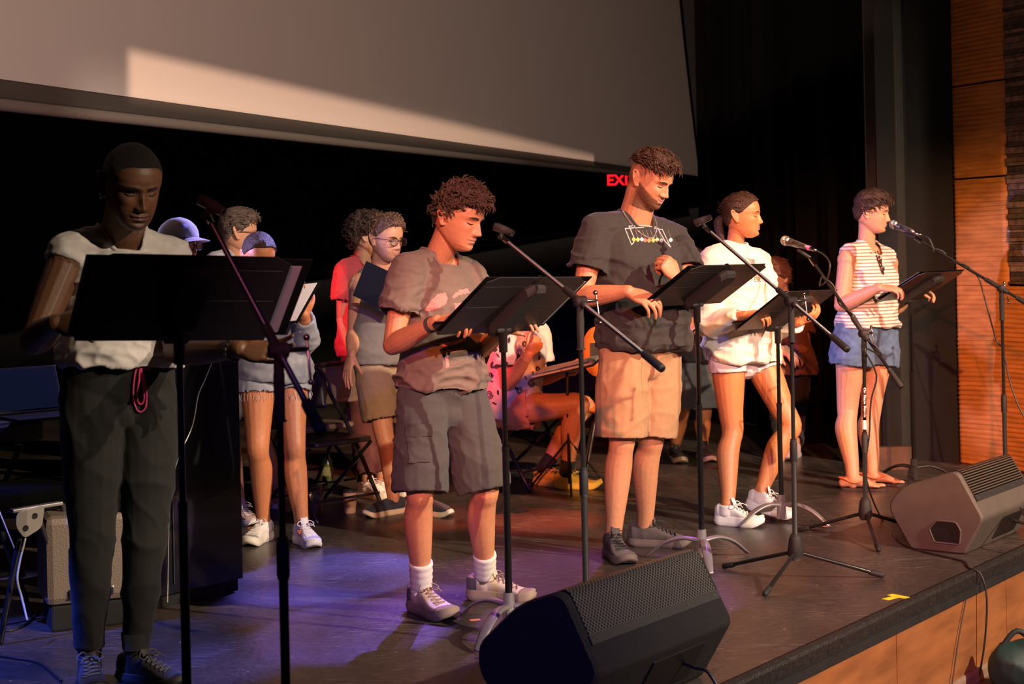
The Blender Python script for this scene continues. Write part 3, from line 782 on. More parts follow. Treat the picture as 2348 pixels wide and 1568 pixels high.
# stage deck as big sheets with fine joints, the edge strip nosed
deck = mk('floor', [prism([(0, 0), (15.5, 0), (15.5, 15), (0, 15)], a0 - NA * .028 + np.array([0, 0, -.06]), EV, -NA, ZUP, .06)], FLOORM, smooth=False, origin=E0, kind='structure')
prof = [(0, -.060), (.028, -.060), (.032, -.018), (.028, -.006), (.016, .0), (0, 0.0)]
mk('trim_1', [prism(prof, a0 - NA * .032, NA, ZUP, EV, 15.5)], mat('nosing', (.017, .014, .013), .5, bump=.5, bscale=120, var=.5, vscale=60), smooth=False, origin=E0, kind='structure')
mk('trim_2', [prism([(-.03, -.095), (.012, -.095), (.012, -.060), (-.03, -.060)], a0, NA, ZUP, EV, 15.5)], BLK, smooth=False, origin=E0, kind='structure')
fz0, fz1 = -.415, -.095
WOODF = mat('fascia_wood', (.27, .105, .034), .42, var=.28, vscale=3.0, bump=.08, bscale=30, stretch=(1.2, 1.2, 5), coat=.15)
fas = mk('wall_front', [prism([(-.05, -.47), (-.02, -.47), (-.02, -.095), (-.05, -.095)], a0, NA, ZUP, EV, 15.5)], BLK, smooth=False, origin=E0, kind='structure')
t1 = along(E0 - ZUP * .25, EV, 2059); t2 = along(E0 - ZUP * .25, EV, 2310); cuts = [t1 - 3.0, t1 - 2.0, t1 - 1.0, t1, t2, t2 + .9, t2 + 1.9, t2 + 2.9]
for c0, c1 in zip(cuts[:-1], cuts[1:]):
    mk('panel', [prism([(-.02, fz0), (-.004, fz0), (-.004, fz1), (-.02, fz1)], E0 + EV * (c0 + .0025), NA, ZUP, EV, c1 - c0 - .005)], WOODF, fas, smooth=False)
mk('baseboard_front', [prism([(-.02, -.47), (.010, -.47), (.010, -.43), (.004, -.415), (-.02, -.415)], a0, NA, ZUP, EV, 15.5)], mat('base_grey', (.23, .15, .10), .6, var=.2), smooth=False, origin=E0, kind='structure')
mk('floor', [box((3, 1, -.50), (30, 24, .06))], mat('house_floor', (.11, .055, .03), .7, bump=.3, bscale=90, var=.3), smooth=False, kind='structure')
mk('wall_back', [box((0, 21.0, 3.4), (30, .2, 7.8))], BLK, smooth=False, kind='structure')
mk('wall_left', [box((-7.6, 10.0, 3.4), (.2, 24, 7.8))], BLK, smooth=False, kind='structure')
mk('ceiling', [box((0, 9, 7.35), (30, 26, .15))], BLK, smooth=False, kind='structure')

# wave-relief wooden acoustic wall at the right
wd = nrm([.46, -.89, 0]); wn = np.cross(ZUP, wd) * -1; wn = wn if wn[1] < 0 else -wn
WO = W(2199, 1060, 9.81); WO[2] = 0
ORW = mat('wave_wood', (.62, .235, .045), .45, var=.22, vscale=6, bump=.05, bscale=60, stretch=(1, 1, 4))
wr = mk('wall_right', [prism([(0, 0), (3.0, 0), (3.0, 6), (0, 6)], WO - wn * .06, wd, ZUP, wn, .03)], BLK, smooth=False, kind='structure', origin=WO)
def wave_panel(t0, t1, z0, z1):
    nu = max(10, int((t1 - t0) / .02)); nv = int((z1 - z0) / .029 * 8)
    T, Z = np.meshgrid(np.linspace(t0, t1, nu + 1), np.linspace(z0, z1, nv + 1)); P = np.stack([T.ravel(), Z.ravel(), 0 * T.ravel()], 1)
    ph = Z.ravel() / .029 * 2 * math.pi + 1.5 * snoise(P * np.array([1.0, .8, 1]), 7, 4) + .8 * snoise(P, 14, 9)
    dd = .0075 * np.abs(np.sin(ph / 2)) * (1 + .45 * snoise(P * np.array([1, 2, 1]), 9, 5))
    edge = np.minimum(np.minimum(T - t0, t1 - T), np.minimum(Z - z0, z1 - Z)).ravel(); dd = np.where(edge < .001, -.012, dd)
    V = WO + T.ravel()[:, None] * wd + Z.ravel()[:, None] * ZUP + dd[:, None] * wn
    Q = np.array([(j * (nu + 1) + i, j * (nu + 1) + i + 1, (j + 1) * (nu + 1) + i + 1, (j + 1) * (nu + 1) + i) for j in range(nv) for i in range(nu)])
    mk('panel', (V, Q), ORW, wr)
zb = 1.13; tw = .455
for z0, z1 in ((zb, 1.802), (1.812, 2.392), (2.402, 3.4)): wave_panel(0.0, tw, z0, z1)
wave_panel(0.0, 1.5, 0.0, zb)
g = np.random.default_rng(3); z = zb + .012; SLC = [(.20, .13, .10), (.12, .075, .05), (.30, .20, .17), (.07, .045, .035), (.17, .10, .05), (.24, .15, .12)]; i = 0
while z < 3.2:
    hh = g.uniform(.016, .042); k = int(g.integers(0, 6)); dep = g.uniform(.012, .035)
    mk('slat', [box(WO + wd * (tw + .012 + .5) + ZUP * (z + hh / 2) + wn * (dep / 2 - .02), (1.0, dep, hh - .003), np.stack([wd, wn, ZUP], 1))], mat('slat_wood%d' % k, SLC[k], .7, var=.5, vscale=25, bump=.5, bscale=60), wr, smooth=False)
    z += hh; i += 1
# black side masking, column and drapes
BLK2 = mat('black_flat', (.006, .006, .006), .85, var=.2)
COLM = mat('column_grey', (.020, .019, .016), .8, var=.2)
def upright(name, px0, px1, Y0, Y1, z1, m, th=.12, z0=0.0, kind='structure'):
    P0 = W(px0, 900, Y0); P1 = W(px1, 900, Y1); P0[2] = P1[2] = 0; d = nrm(P1 - P0); nn = np.cross(d, ZUP)
    return mk(name, [prism([(0, z0), (np.linalg.norm(P1 - P0), z0), (np.linalg.norm(P1 - P0), z1), (0, z1)], P0, d, ZUP, -nn, th)], m, smooth=False, kind=kind)
c1 = upright('trim_3', 1996, 2066, 9.75, 9.62, 6.0, COLM)
upright('wall_side', 2066, 2092, 9.62, 9.95, 6.0, BLK2)
upright('wall_masking', 2088, 2202, 9.95, 9.83, 6.0, BLK2)
upright('trim_4', 2004, 2090, 9.56, 9.56, .14, mat('plinth_brown', (.09, .035, .018), .7, var=.2), .06)
def drape(px0, px1, Y0, Y1, seed, z1=6.0, m=None):
    P0 = W(px0, 900, Y0); P1 = W(px1, 900, Y1); P0[2] = P1[2] = 0.01; d = P1 - P0; L = np.linalg.norm(d); d = d / L; nn = np.cross(d, ZUP); r = np.random.default_rng(seed); ph = r.uniform(0, 6, 4)
    def fn(u, v):
        x = u * L; a = .055 * math.sin(x * 24 + ph[0] + .6 * math.sin(v * 3)) + .03 * math.sin(x * 41 + ph[1]) + .02 * math.sin(x * 9 + ph[2])
        return P0 + d * x + nn * a * (1 + .2 * (1 - v)) + ZUP * v * z1
    V, Fc = grid(fn, int(L * 60), 10); V2 = V.copy(); n = len(V)
    return V, Fc
DRM = mat('drape_black', (.0035, .0033, .0033), .95, spec=.1, bump=.3, bscale=200)
for k, (p0, p1, y0, y1) in enumerate(((1610, 1760, 12.4, 12.2), (1735, 1880, 11.6, 11.4), (1845, 2012, 10.9, 10.5))):
    V, Fc = drape(p0, p1, y0, y1, k)
    o = mk('stage_curtain', (V, Fc), DRM, label=['black stage curtain hanging farthest back beside the screen', 'black pleated stage curtain hanging behind the woman in white', 'black pleated stage curtain next to the grey column'][k], cat='curtain', group='side masking curtains')
    sm = o.modifiers.new('thick', 'SOLIDIFY'); sm.thickness = .006
# projection screen
def screen():
    BL, BR = W(-70, 172, 7.7), W(1602, 404, 17.0); BL = BL - (BR - BL) * .20; d = BR - BL; up = nrm(ZUP)
    rt = root('projection_screen', (BL + BR) / 2, 'large white projection screen hanging above the performers', 'screen')
    lean = np.array([-.05, 0, 0])
    def fn(u, v): 
        p = BL + d * u; s = .10 * math.sin(v * 2.0) * (u ** 6)
        return p + ZUP * v * 4.2 + lean * v * 4.2 * u ** 3 + np.array([0, -.03, 0]) * math.sin(u * 3.1) - np.array([1, 0, 0]) * s
    V, Fc = grid(fn, 40, 16); n = nrm(np.cross(d, ZUP))
    k = len(V); V2 = np.vstack([V, V - n * .004 * (-1 if n[1] < 0 else 1)])
    F2 = list(Fc) + [tuple(i + k for i in f)[::-1] for f in Fc]
    mk('surface', (V2, F2), mat('screen_white', (.62, .585, .56), .85), rt)
    nn = n if n[1] < 0 else -n
    dd = nrm(d); L = np.linalg.norm(d) * .955
    ts = np.linspace(0, .955, 14); hb = np.interp(ts, [0, .17, .955], [.105, .100, .048]); rb = np.interp(ts, [0, .17, .955], [.036, .034, .017])
    C = [BL + d * t - ZUP * h / 2 + nn * .002 for t, h in zip(ts, hb)]
    mk('border', [loft(C, [nn * .010] * 14, [ZUP * h / 2 for h in hb], 12, 6.0)], mat('screen_border', (.075, .065, .058), .8), rt)
    P = [BL + d * t - ZUP * (h + r) + nn * .01 for t, h, r in zip(ts, hb, rb)]
    mk('bottom_bar', [tube(P, np.stack([rb, rb], 1), 14, 'ff', ref=ZUP)], mat('screen_bar', (.26, .225, .205), .5, metal=.1), rt)
    return BL, BR, fn
SBL, SBR, SFN = screen()
# exit sign on the far wall
ex = W(1425, 414, 20.86); rt = root('exit_sign', ex - ZUP * .12, 'red glowing exit sign high on the dark rear wall', 'sign')
mk('housing', [box(ex, (.44, .08, .26), bev=.01)], mat('sign_black', (.02, .005, .005), .5), rt, smooth=False)
def text_mesh(txt, size, ext=.002, sp=1.0, bold=False):
    cu = bpy.data.curves.new('t', 'FONT'); cu.body = txt; cu.size = size; cu.extrude = ext; cu.align_x = 'CENTER'; cu.align_y = 'CENTER'; cu.space_character = sp; cu.resolution_u = 3
    if bold: cu.offset = size * .02
    o = bpy.data.objects.new('t', cu); COL.objects.link(o); dg = bpy.context.evaluated_depsgraph_get(); m = o.evaluated_get(dg).to_mesh()
    V = np.array([v.co[:] for v in m.vertices]); Fc = [tuple(p.vertices) for p in m.polygons]; o.evaluated_get(dg).to_mesh_clear(); bpy.data.objects.remove(o); bpy.data.curves.remove(cu)
    return V, Fc
V, Fc = text_mesh('EXIT', .20, .004, 1.0, True)
mk('letters', (ex + V[:, :1] * np.array([1, 0, 0]) + V[:, 1:2] * ZUP - np.array([0, .045, 0]) + V[:, 2:] * np.array([0, -1, 0]), Fc), mat('exit_red', (.9, .02, .02), .5, emit=(1, .01, .02), estr=1.6), rt, smooth=False)
# added lamp: unseen flags in its beam shape the bright wedge on the screen
LP = np.array([5.6, -1.0, 5.6])
A = SFN((along(SBL, nrm(SBR - SBL), 286)) / np.linalg.norm(SBR - SBL), .0); 
def on_screen(px, py):
    nn = np.cross(nrm(SBR - SBL), ZUP); d = W(px, py, 1.0) - np.array([0, 0, CH]); o = np.array([0, 0, CH]); return o + d * ((SBL - o).dot(nn) / d.dot(nn))
A, B, A2, B2 = on_screen(292, 118), on_screen(1330, 352), on_screen(292, 232), on_screen(1602, 410)
lamp = root('shuttered_stage_lamp', LP, 'black profile spotlight with shutters hung over the audience, out of frame', 'lamp')
f = .22; q = lambda P: LP + (P - LP) * f
Cc = (A + B + A2) / 3; ax = nrm(Cc - LP); upl = nrm(ZUP - ax * ax.dot(ZUP)); sdl = np.cross(ax, upl)
def blade(p, r_, away):  # unseen flag set well ahead of the lamp to cut its beam
    p, r_ = q(p), q(r_); d = nrm(r_ - p); p = p - d * .5; r_ = r_ + d * .5; V = np.array([p, r_, r_ + away * .9, p + away * .9]); V = np.vstack([V, V + ax * .004])
    return V, [(0, 1, 2, 3), (7, 6, 5, 4), (0, 4, 5, 1), (1, 5, 6, 2), (2, 6, 7, 3), (3, 7, 4, 0)]
LB = mat('lamp_black', (.01, .01, .01), .7)
mk('shutter', [blade(A, B, upl)], LB, lamp, smooth=False); mk('shutter', [blade(A2, A, -sdl if (A - B).dot(sdl) < 0 else sdl)], LB, lamp, smooth=False); mk('shutter', [blade(A2, B2, -upl)], LB, lamp, smooth=False)
mk('housing', [tube([LP - ax * .45, LP - ax * .06], [.11, .13], 20, 'rc')], LB, lamp)
spot('screen_lamp', LP, Cc, (1, .60, .40), 6500, 30, .2, .012)
# unseen flag added ahead of the key lamp to keep its beam off the screen
KL = np.array(KEY)
def shutter_lamp(name, L0, p, r_, sgn, label, f=.12, tgt=None):
    rt = root(name, L0, label, 'lamp'); c = (p + r_) / 2 if tgt is None else tgt; ax = nrm(c - L0); a, b = L0 + (p - L0) * f, L0 + (r_ - L0) * f; d = nrm(b - a); a = a - d * 1.2; b = b + d * 1.2
    u = nrm(ZUP - ax * ax.dot(ZUP)) * sgn; V = np.array([a, b, b + u * .9, a + u * .9]); V = np.vstack([V, V + ax * .004])
    mk('shutter', [(V, [(0, 1, 2, 3), (7, 6, 5, 4), (0, 4, 5, 1), (1, 5, 6, 2), (2, 6, 7, 3), (3, 7, 4, 0)])], LB, rt, smooth=False)
    mk('housing', [tube([L0 - ax * .45, L0 - ax * .08], [.11, .13], 20, 'rc')], LB, rt)
shutter_lamp('key_stage_lamp', KL, on_screen(-70, 262), on_screen(1600, 425), 1, 'black key spotlight with a top shutter hung over the audience, out of frame')
WL = np.array([-.8, -3.4, 3.4])
shutter_lamp('screen_wash_lamp', WL, on_screen(-70, 285), on_screen(1600, 432), -1, 'black wash lamp with a lower shutter aimed at the screen, out of frame')
spot('screen_wash', WL, on_screen(640, 60), (1, .66, .51), 3600, 38, .7, .03)  # added fill in place of light bounced onto the screen
# ---------------------------------------------------------------- props
STM = mat('stand_black', (.020, .019, .019), .42, bump=.15, bscale=350)
STM2 = mat('stand_satin', (.035, .033, .032), .30, metal=.6)
CHR = mat('chrome_dark', (.30, .27, .25), .25, metal=1.0)
CHR2 = mat('chrome', (.6, .56, .52), .22, metal=1.0)
LILAC = mat('base_grey_metal', (.33, .29, .30), .38, metal=.55)
PAPER = mat('paper', (.78, .75, .74), .8)
FOLD = mat('folder_black', (.006, .006, .006), .9, spec=.08)
RUB = mat('rubber', (.015, .014, .014), .7)
def desk_axes(yaw, tilt, roll):
    f = np.array([math.cos(yaw), -math.sin(yaw), 0]); r = np.array([math.sin(yaw), math.cos(yaw), 0]); u = math.cos(tilt) * ZUP + math.sin(tilt) * f
    r2 = math.cos(roll) * r + math.sin(roll) * u; u2 = math.cos(roll) * u - math.sin(roll) * r; return r2, u2, np.cross(r2, u2)
def music_stand(px, py, Y, yaw, tilt, roll, label, angles, R=.27, w=.53, h=.335, base_m=None, folder=None, split=.62, fl=None, foff=(0, 0), sheet=None, flabel=None, floorxy=None):
    C = W(px, py, Y); r, u, n = desk_axes(yaw, tilt, roll); M = np.stack([r, u, n], 1)
    P = C - u * h * .30 + n * .035; bx, by = P[0], P[1]
    if floorxy is not None: bx, by = floorxy
    rt = root('music_stand', (bx, by, 0), label, 'music stand', 'music stands of the readers')
    bv = .045
    poly = [(-w / 2, -h / 2), (w / 2, -h / 2), (w / 2, h / 2 - bv * .6), (w / 2 - bv, h / 2), (-w / 2 + bv, h / 2), (-w / 2, h / 2 - bv * .6)]
    d = mk('desk', [prism(poly, C - n * .002, r, u, n, .003)], STM, rt, smooth=False)
    # pressed stiffening ribs and rolled lip
    mk('lip', [box(C - u * (h / 2 + .001) - n * .022, (w, .004, .045), M, .001), box(C - u * (h / 2 - .008) - n * .044, (w, .018, .003), M)], STM, d, smooth=False)
    mk('rib', [tube([C - r * w * .47 + u * k * h + n * .001, C + r * w * .47 + u * k * h + n * .001], .0009, 6) for k in (.34, -.02)], STM, d)
    # spine bracket
    sp = [(-.042, -.125), (-.030, -.150), (.030, -.150), (.042, -.125), (.048, .11), (.030, .14), (-.030, .14), (-.048, .11)]
    mk('spine', [prism(sp, C + n * .001, r, u, n, .040, .012)], RUB, rt, smooth=False)
    mk('tilt_knob', [tube([P - r * .026 + n * .002, P + r * .026 + n * .002], .014, 14)], RUB, rt)
    T = np.array([P[0], P[1], P[2] - .01]); B = np.array([bx, by, 0]); ax = nrm(B - T); L = np.linalg.norm(B - T)
    mk('socket', [tube([T + ZUP * .03, T + ax * .075], [.017, .0155], 14, 'ff')], RUB, rt)
    mk('inner_pole', [tube([T, T + ax * L * .55], .0095, 14, 'ff')], STM2, rt)
    mk('outer_pole', [tube([T + ax * L * (1 - split), B + ZUP * .05], .0130, 16, 'ff'), tube([T + ax * L * (1 - split), T + ax * (L * (1 - split) + .018)], .0142, 16, 'ff')], STM, rt)
    bm_ = base_m or STM
    mk('hub', [tube([B + ZUP * .03, B + ZUP * .15], [.026, .019], 16, 'ff')], bm_, rt)
    for a in angles:
        a = math.radians(a); dd = np.array([math.cos(a), math.sin(a), 0])
        Q = [B + ZUP * .10 + dd * .01, B + ZUP * .105 + dd * R * .35, B + ZUP * .075 + dd * R * .68, B + ZUP * .012 + dd * R]
        mk('leg', [tube(Q, [[.018, .010], [.021, .009], [.021, .008], [.015, .006]], 12, 'rr', ref=np.cross(dd, ZUP), sub=4)], bm_, rt)
    if folder:
        fw, fh = folder; Cf = C - n * .012 + r * foff[0] + u * foff[1]
        f_ = root('folder', Cf - u * h / 2, flabel, 'folder', 'black folders on the music stands')
        for q in (-1, 1):
            mk('cover', [box(Cf + r * q * fw / 4 - n * .001, (fw / 2 - .006, fh, .004), M, .001)], FOLD, f_, smooth=False)
            mk('page', [box(Cf + r * q * fw / 4 - n * .005, (fw / 2 - .03, fh - .03, .003), M)], PAPER, f_, smooth=False)
        mk('ring_spine', [box(Cf - n * .004, (.02, fh, .010), M, .002)], FOLD, f_, smooth=False)
        if sheet:
            x0, x1, y0, y1 = sheet
            mk('loose_sheet', [prism([(x0, y0), (x1, y0), (x1, y1), (x0, y1)], Cf + n * .002, r, u, n, .0012)], mat('sheet_lilac', (.36, .30, .36), .6), f_, smooth=False)
    return C, r, u, n
S1 = music_stand(423, 685, 4.15, 1.136, .806, -.06, 'black music stand nearest the camera, in front of the man in the sleeveless top', (60, 180, 300), .29, folder=(.62, .31), foff=(.022, -.006), sheet=(.05, .28, -.14, .13), flabel='black folder with a grey sheet on the music stand nearest the camera')
S2 = music_stand(1180, 700, 5.62, .769, .923, -.038, 'black music stand in front of the curly-haired young man', (128, 248, 8), .30, folder=(.585, .31), foff=(.018, 0), sheet=(.12, .275, -.14, .13), flabel='black folder on the music stand of the curly-haired young man', base_m=LILAC)
S3 = music_stand(1624, 654, 6.80, .808, 1.018, -.007, 'black music stand with grey base in front of the bearded man', (270, 34, 150), .27, folder=(.55, .30), foff=(-.012, .0), flabel='black folder on the music stand of the bearded man', base_m=LILAC)
S4 = music_stand(1807, 710, 7.72, .732, .966, -.027, 'black music stand with curved grey legs in front of the woman in white', (205, -32, 90), .25, folder=(.56, .30), foff=(.02, .0), flabel='black folder on the music stand of the woman in white', base_m=LILAC)
S5 = music_stand(2112, 657, 8.9, .754, 1.05, -.005, 'black music stand farthest right, before the grey column', (250, 10, 130), .26, folder=(.54, .30), foff=(.012, .012), flabel='black folder on the farthest music stand at right')

def mic_clip(T, d, up):
    """empty microphone clip: tapered open tube"""
    P = [T, T + d * .03, T + d * .075]
    out = []
    n = 20; V = []; side = np.cross(d, up)
    for k, (t, r) in enumerate(((0, .013), (.035, .0165), (.078, .0185))):
        for rr in (r, r - .004):
            for j in range(n):
                a = math.radians(40 + 280 * j / (n - 1)); V.append(T + d * t + rr * (math.cos(a) * up + math.sin(a) * side))
    V = np.array(V); Fc = []
    for k in range(2):
        for j in range(n - 1):
            o0 = k * 2 * n; o1 = (k + 1) * 2 * n; Fc.append((o0 + j, o0 + j + 1, o1 + j + 1, o1 + j)); Fc.append((o0 + n + j, o1 + n + j, o1 + n + j + 1, o0 + n + j + 1))
        for j in (0, n - 1): Fc.append((k * 2 * n + j, (k + 1) * 2 * n + j, (k + 1) * 2 * n + n + j, k * 2 * n + n + j))
    for k in (0, 2):
        for j in range(n - 1): Fc.append((k * 2 * n + j, k * 2 * n + j + 1, k * 2 * n + n + j + 1, k * 2 * n + n + j))
    return V, Fc
def microphone(tip, tail, label, ring=None):
    d = nrm(tail - tip); L = .168; rt = root('microphone', tip, label, 'microphone', 'handheld microphones on stands')
    M = np.stack([nrm(np.cross(d, ZUP)), np.cross(nrm(np.cross(d, ZUP)), d) * 1, d], 1)
    mk('grille', [ell(tip + d * .024, (.0255, .0255, .026), M, 24, 16)], mat('mic_grille', (.55, .52, .48), .45, metal=.8, bump=1.0, bscale=900), rt)
    mk('grille_band', [tube([tip + d * .026, tip + d * .030], .0262, 22, 'ff'), tube([tip + d * .044, tip + d * .052], [.0225, .0215], 22, 'ff')], CHR2, rt)
    mk('body', [tube([tip + d * .050, tip + d * .06, tip + d * .17], [.0205, .0195, .0125], 20, 'ff')], mat('mic_body', (.09, .08, .072), .4, metal=.5), rt)
    mk('connector', [tube([tip + d * .168, tip + d * .205, tip + d * .225], [.0105, .0095, .005], 16, 'ff')], CHR2, rt)
    if ring: mk('colour_band', [tube([tip + d * .170, tip + d * .182], .0128, 16, 'ff')], ring, rt)
    return tip + d * .225, d
def mic_stand(base, Apx, Ppx, Bpx, label, angles, R=.36, clip=True, lower=.48, polemat=None, text=None, handle=1, hubz=.14):
    A, B = W(*Apx), W(*Bpx); best = None
    for t in np.linspace(.1, .95, 200):
        q = A + (B - A) * t; e = np.hypot(*(proj(q) - np.array(Ppx)))
        if best is None or e < best[0]: best = (e, q)
    Pv = best[1]; d = nrm(B - A); sd = nrm(np.cross(d, ZUP)); base = np.array([base[0], base[1], 0.0]) if base is not None else np.array([Pv[0], Pv[1], 0])
    rt = root('microphone_stand', base, label, 'microphone stand', 'boom microphone stands')
    top = Pv - ZUP * .035 + sd * .0; ax = nrm(top - base); L = np.linalg.norm(top - base); pm = polemat or STM
    # tripod
    hb = base + ax * hubz
    mk('hub', [tube([hb - ax * .055, hb - ax * .03, hb + ax * .035, hb + ax * .055], [.022, .035, .026, .017], 16, 'ff')], RUB, rt)
    for a in angles:
        a = math.radians(a); dd = np.array([math.cos(a), math.sin(a), 0]); f0 = base + dd * R
        lg = mk('leg', [tube([hb - ax * .025 + dd * .022, f0 + ZUP * .018 - dd * .02], .0085, 12)], STM2, rt)
        mk('foot', [tube([f0 + ZUP * .024 - dd * .045, f0 + ZUP * .013], [.012, .0125], 12)], RUB, lg)
    mk('lower_pole', [tube([hb, base + ax * L * lower], .0115, 16, 'ff')], pm, rt)
    c = base + ax * L * lower
    mk('height_clutch', [tube([c - ax * .05, c - ax * .04, c + ax * .035, c + ax * .045], [.0135, .016, .0155, .011], 16, 'ff'), tube([c + ax * .045, c + ax * .05], .0135, 16, 'ff')], RUB, rt)
    mk('upper_pole', [tube([c, top - ZUP * .02], .0085, 14, 'ff')], STM2, rt)
    mk('pole_head', [tube([top - ZUP * .13, top - ZUP * .02], [.0125, .014], 14, 'ff'), tube([top - ZUP * .135, top - ZUP * .13], .0165, 14, 'ff')], RUB, rt)
    # swivel with T handle
    mk('swivel', [tube([Pv - sd * .022, Pv + sd * .022], .019, 16, 'ff'), tube([top - ZUP * .03, Pv], [.013, .012], 12, 'ff')], RUB, rt)
    k0 = Pv - sd * .022 * handle
    hd = mk('handle', [tube([k0, k0 - sd * .05 * handle], [.0075, .006], 10)], CHR, rt)
    e0 = k0 - sd * .052 * handle; hv = nrm(-ZUP * .9 + d * .25)
    mk('handle_bar', [tube([e0 - hv * .025, e0 + hv * .075], .0035, 8), ell(e0 - hv * .028, .0085), ell(e0 + hv * .08, .0075)], CHR, hd)
    # boom
    mk('boom', [tube([A + d * .02, B], .0065 if False else .0078, 12, 'ff')], STM2, rt)
    mk('boom_sleeve', [tube([Pv - d * .10, Pv - d * .095, Pv + d * .03, Pv + d * .04], [.010, .0125, .0125, .010], 14, 'ff')], RUB, rt)
    mk('counterweight_grip', [tube([B - d * .11, B - d * .10, B - d * .01, B], [.0105, .0135, .0145, .013], 14, 'ff')], RUB, rt)
    up = nrm(np.cross(sd, d)) if np.cross(sd, d)[2] > 0 else -nrm(np.cross(sd, d))
    mk('boom_tip', [tube([A + d * .045, A + d * .0], [.011, .010], 12, 'ff'), tube([A + d * .012, A - d * .010], .0068, 10)], CHR, rt)
    return rt, A, B, Pv, d, up, base, ax, L
def clip_on(st, dirv):
    rt, A, B, Pv, d, up, base, ax, L = st; dv = nrm(dirv); u2 = nrm(ZUP - dv * dv[2])
    T = A - d * .015 + u2 * .028
    mk('clip_joint', [tube([A - d * .005, T - u2 * .012], [.009, .008], 10), tube([A - d * .006 - np.cross(dv, u2) * .012, A - d * .006 + np.cross(dv, u2) * .012], .010, 12)], RUB, rt)
    mk('clip', [mic_clip(T - dv * .045, dv, u2)], mat('clip_black', (.05, .05, .048), .3), rt)
m1 = mic_stand(None, (476, 496, 4.1), (622, 812), (737, 990, 3.42), 'black boom microphone stand without microphone, nearest the camera', (20, 140, 260), handle=1, lower=.60); clip_on(m1, np.array([-.75, .25, .45]))
m2 = mic_stand(None, (1152, 545, 5.75), (1322, 700), (1519, 846, 5.0), 'black boom microphone stand without microphone beside the curly-haired young man', (70, 190, 310), lower=.5); clip_on(m2, np.array([-.80, .35, .35]))
m3 = mic_stand((1.165, 6.47), (1618, 522, 6.85), (1802, 705), (1944, 802, 6.05), 'black boom microphone stand with splayed tripod at the stage edge, without microphone', (138, 240, -2), R=.36); clip_on(m3, np.array([-.8, .35, -.30]))
bx4 = G(1983, 1167, .14)
m4 = mic_stand((bx4[0], bx4[1]), (1858, 592, 7.72), (1966, 775), (2068, 888, 7.35), 'black boom stand holding the microphone with a pink band', (145, 267, 25), R=.34)
m5 = mic_stand(None, (2098, 545, 8.5), (2296, 662), (2372, 706, 8.15), 'black boom stand holding the microphone at far right', (90, 210, 330), R=.34)
def cable(name, pts, r, label, m=None, sub=8, cat='cable', group=None):
    return mk(name, [tube(np.array(pts), r, 8, 'rr', sub=sub)], m or mat('cable_black', (.02, .018, .017), .45), label=label, cat=cat, group=group)
# microphones seated on the two right-hand stands
def mount(st, tipx, tailx, label, ring=None):
    tip = W(*tipx); end, d = microphone(tip, W(*tailx), label, ring); rt, A = st[0], st[1]; c = tip + d * .115; u2 = nrm(ZUP - d * d[2])
    mk('clip_joint', [tube([A - st[4] * .005, c - u2 * .026], [.009, .008], 10)], RUB, rt)
    mk('clip', [mic_clip(c + d * .045, -d, u2)], mat('clip_black', (.05, .05, .048), .3), rt)
    return end, d
e4, d4 = mount(m4, (1793, 549, 7.80), (1900, 583, 7.58), 'silver-headed microphone with a pink band between the two women', mat('pink_band', (.85, .06, .30), .5))
e5, d5 = mount(m5, (2042, 512, 8.62), (2140, 549, 8.38), 'silver-headed microphone in front of the far right reader')
Pv = m4[3]; dB = m4[4]; A4 = m4[1]
def wrap(A, Bq, turns, r, k=26):
    d = nrm(Bq - A); s = nrm(np.cross(d, ZUP)); u = np.cross(s, d); L = np.linalg.norm(Bq - A)
    return [A + d * L * t + r * (math.cos(2 * math.pi * turns * t) * s + math.sin(2 * math.pi * turns * t) * u) for t in np.linspace(0, 1, k)]
# cable of microphone 4: loops from the mic, winds round the boom, falls to the floor and runs to the stage front
c = [e4, e4 + d4 * .05 - ZUP * .01, W(1903, 605, 7.5), W(1897, 640, 7.52), W(1880, 655, 7.55)] + wrap(A4 + dB * .12, A4 + dB * .62, 2.5, .014)
c += [W(1983, 800, 7.35), W(2010, 860, 7.38), W(1997, 920, 7.4), W(1993, 1000, 7.42), W(1985, 1060, 7.44), W(1992, 1120, 7.4)]
fl = [(2022, 1190), (2060, 1240), (2110, 1262), (2175, 1278), (2212, 1288)]
c += [G(x, y, .006) for x, y in fl]
eP = G(2222, 1302, .004); c += [eP, eP + NA * .05 - ZUP * .02]
for dz in (.12, .3, .45): c.append(eP + NA * (.06 + .02 * math.sin(dz * 9)) - EV * .05 * dz - ZUP * dz)
cable('microphone_cable', c, .0042, 'black cable wound round the boom stand and hanging over the stage edge', sub=4)
A5, dB5 = m5[1], m5[4]
c = [e5, e5 + d5 * .05, W(2137, 560, 8.4), W(2143, 577, 8.4)] + wrap(A5 + dB5 * .12, A5 + dB5 * .36, 1.5, .013, 16) + [W(2245, 640, 8.33), W(2262, 700, 8.3), W(2285, 780, 8.3), W(2300, 800, 8.27), W(2312, 860, 8.25), W(2335, 930, 8.2), W(2375, 1000, 8.15)]
cable('microphone_cable', c, .0042, 'dark cable hanging from the boom stand at far right', sub=4)

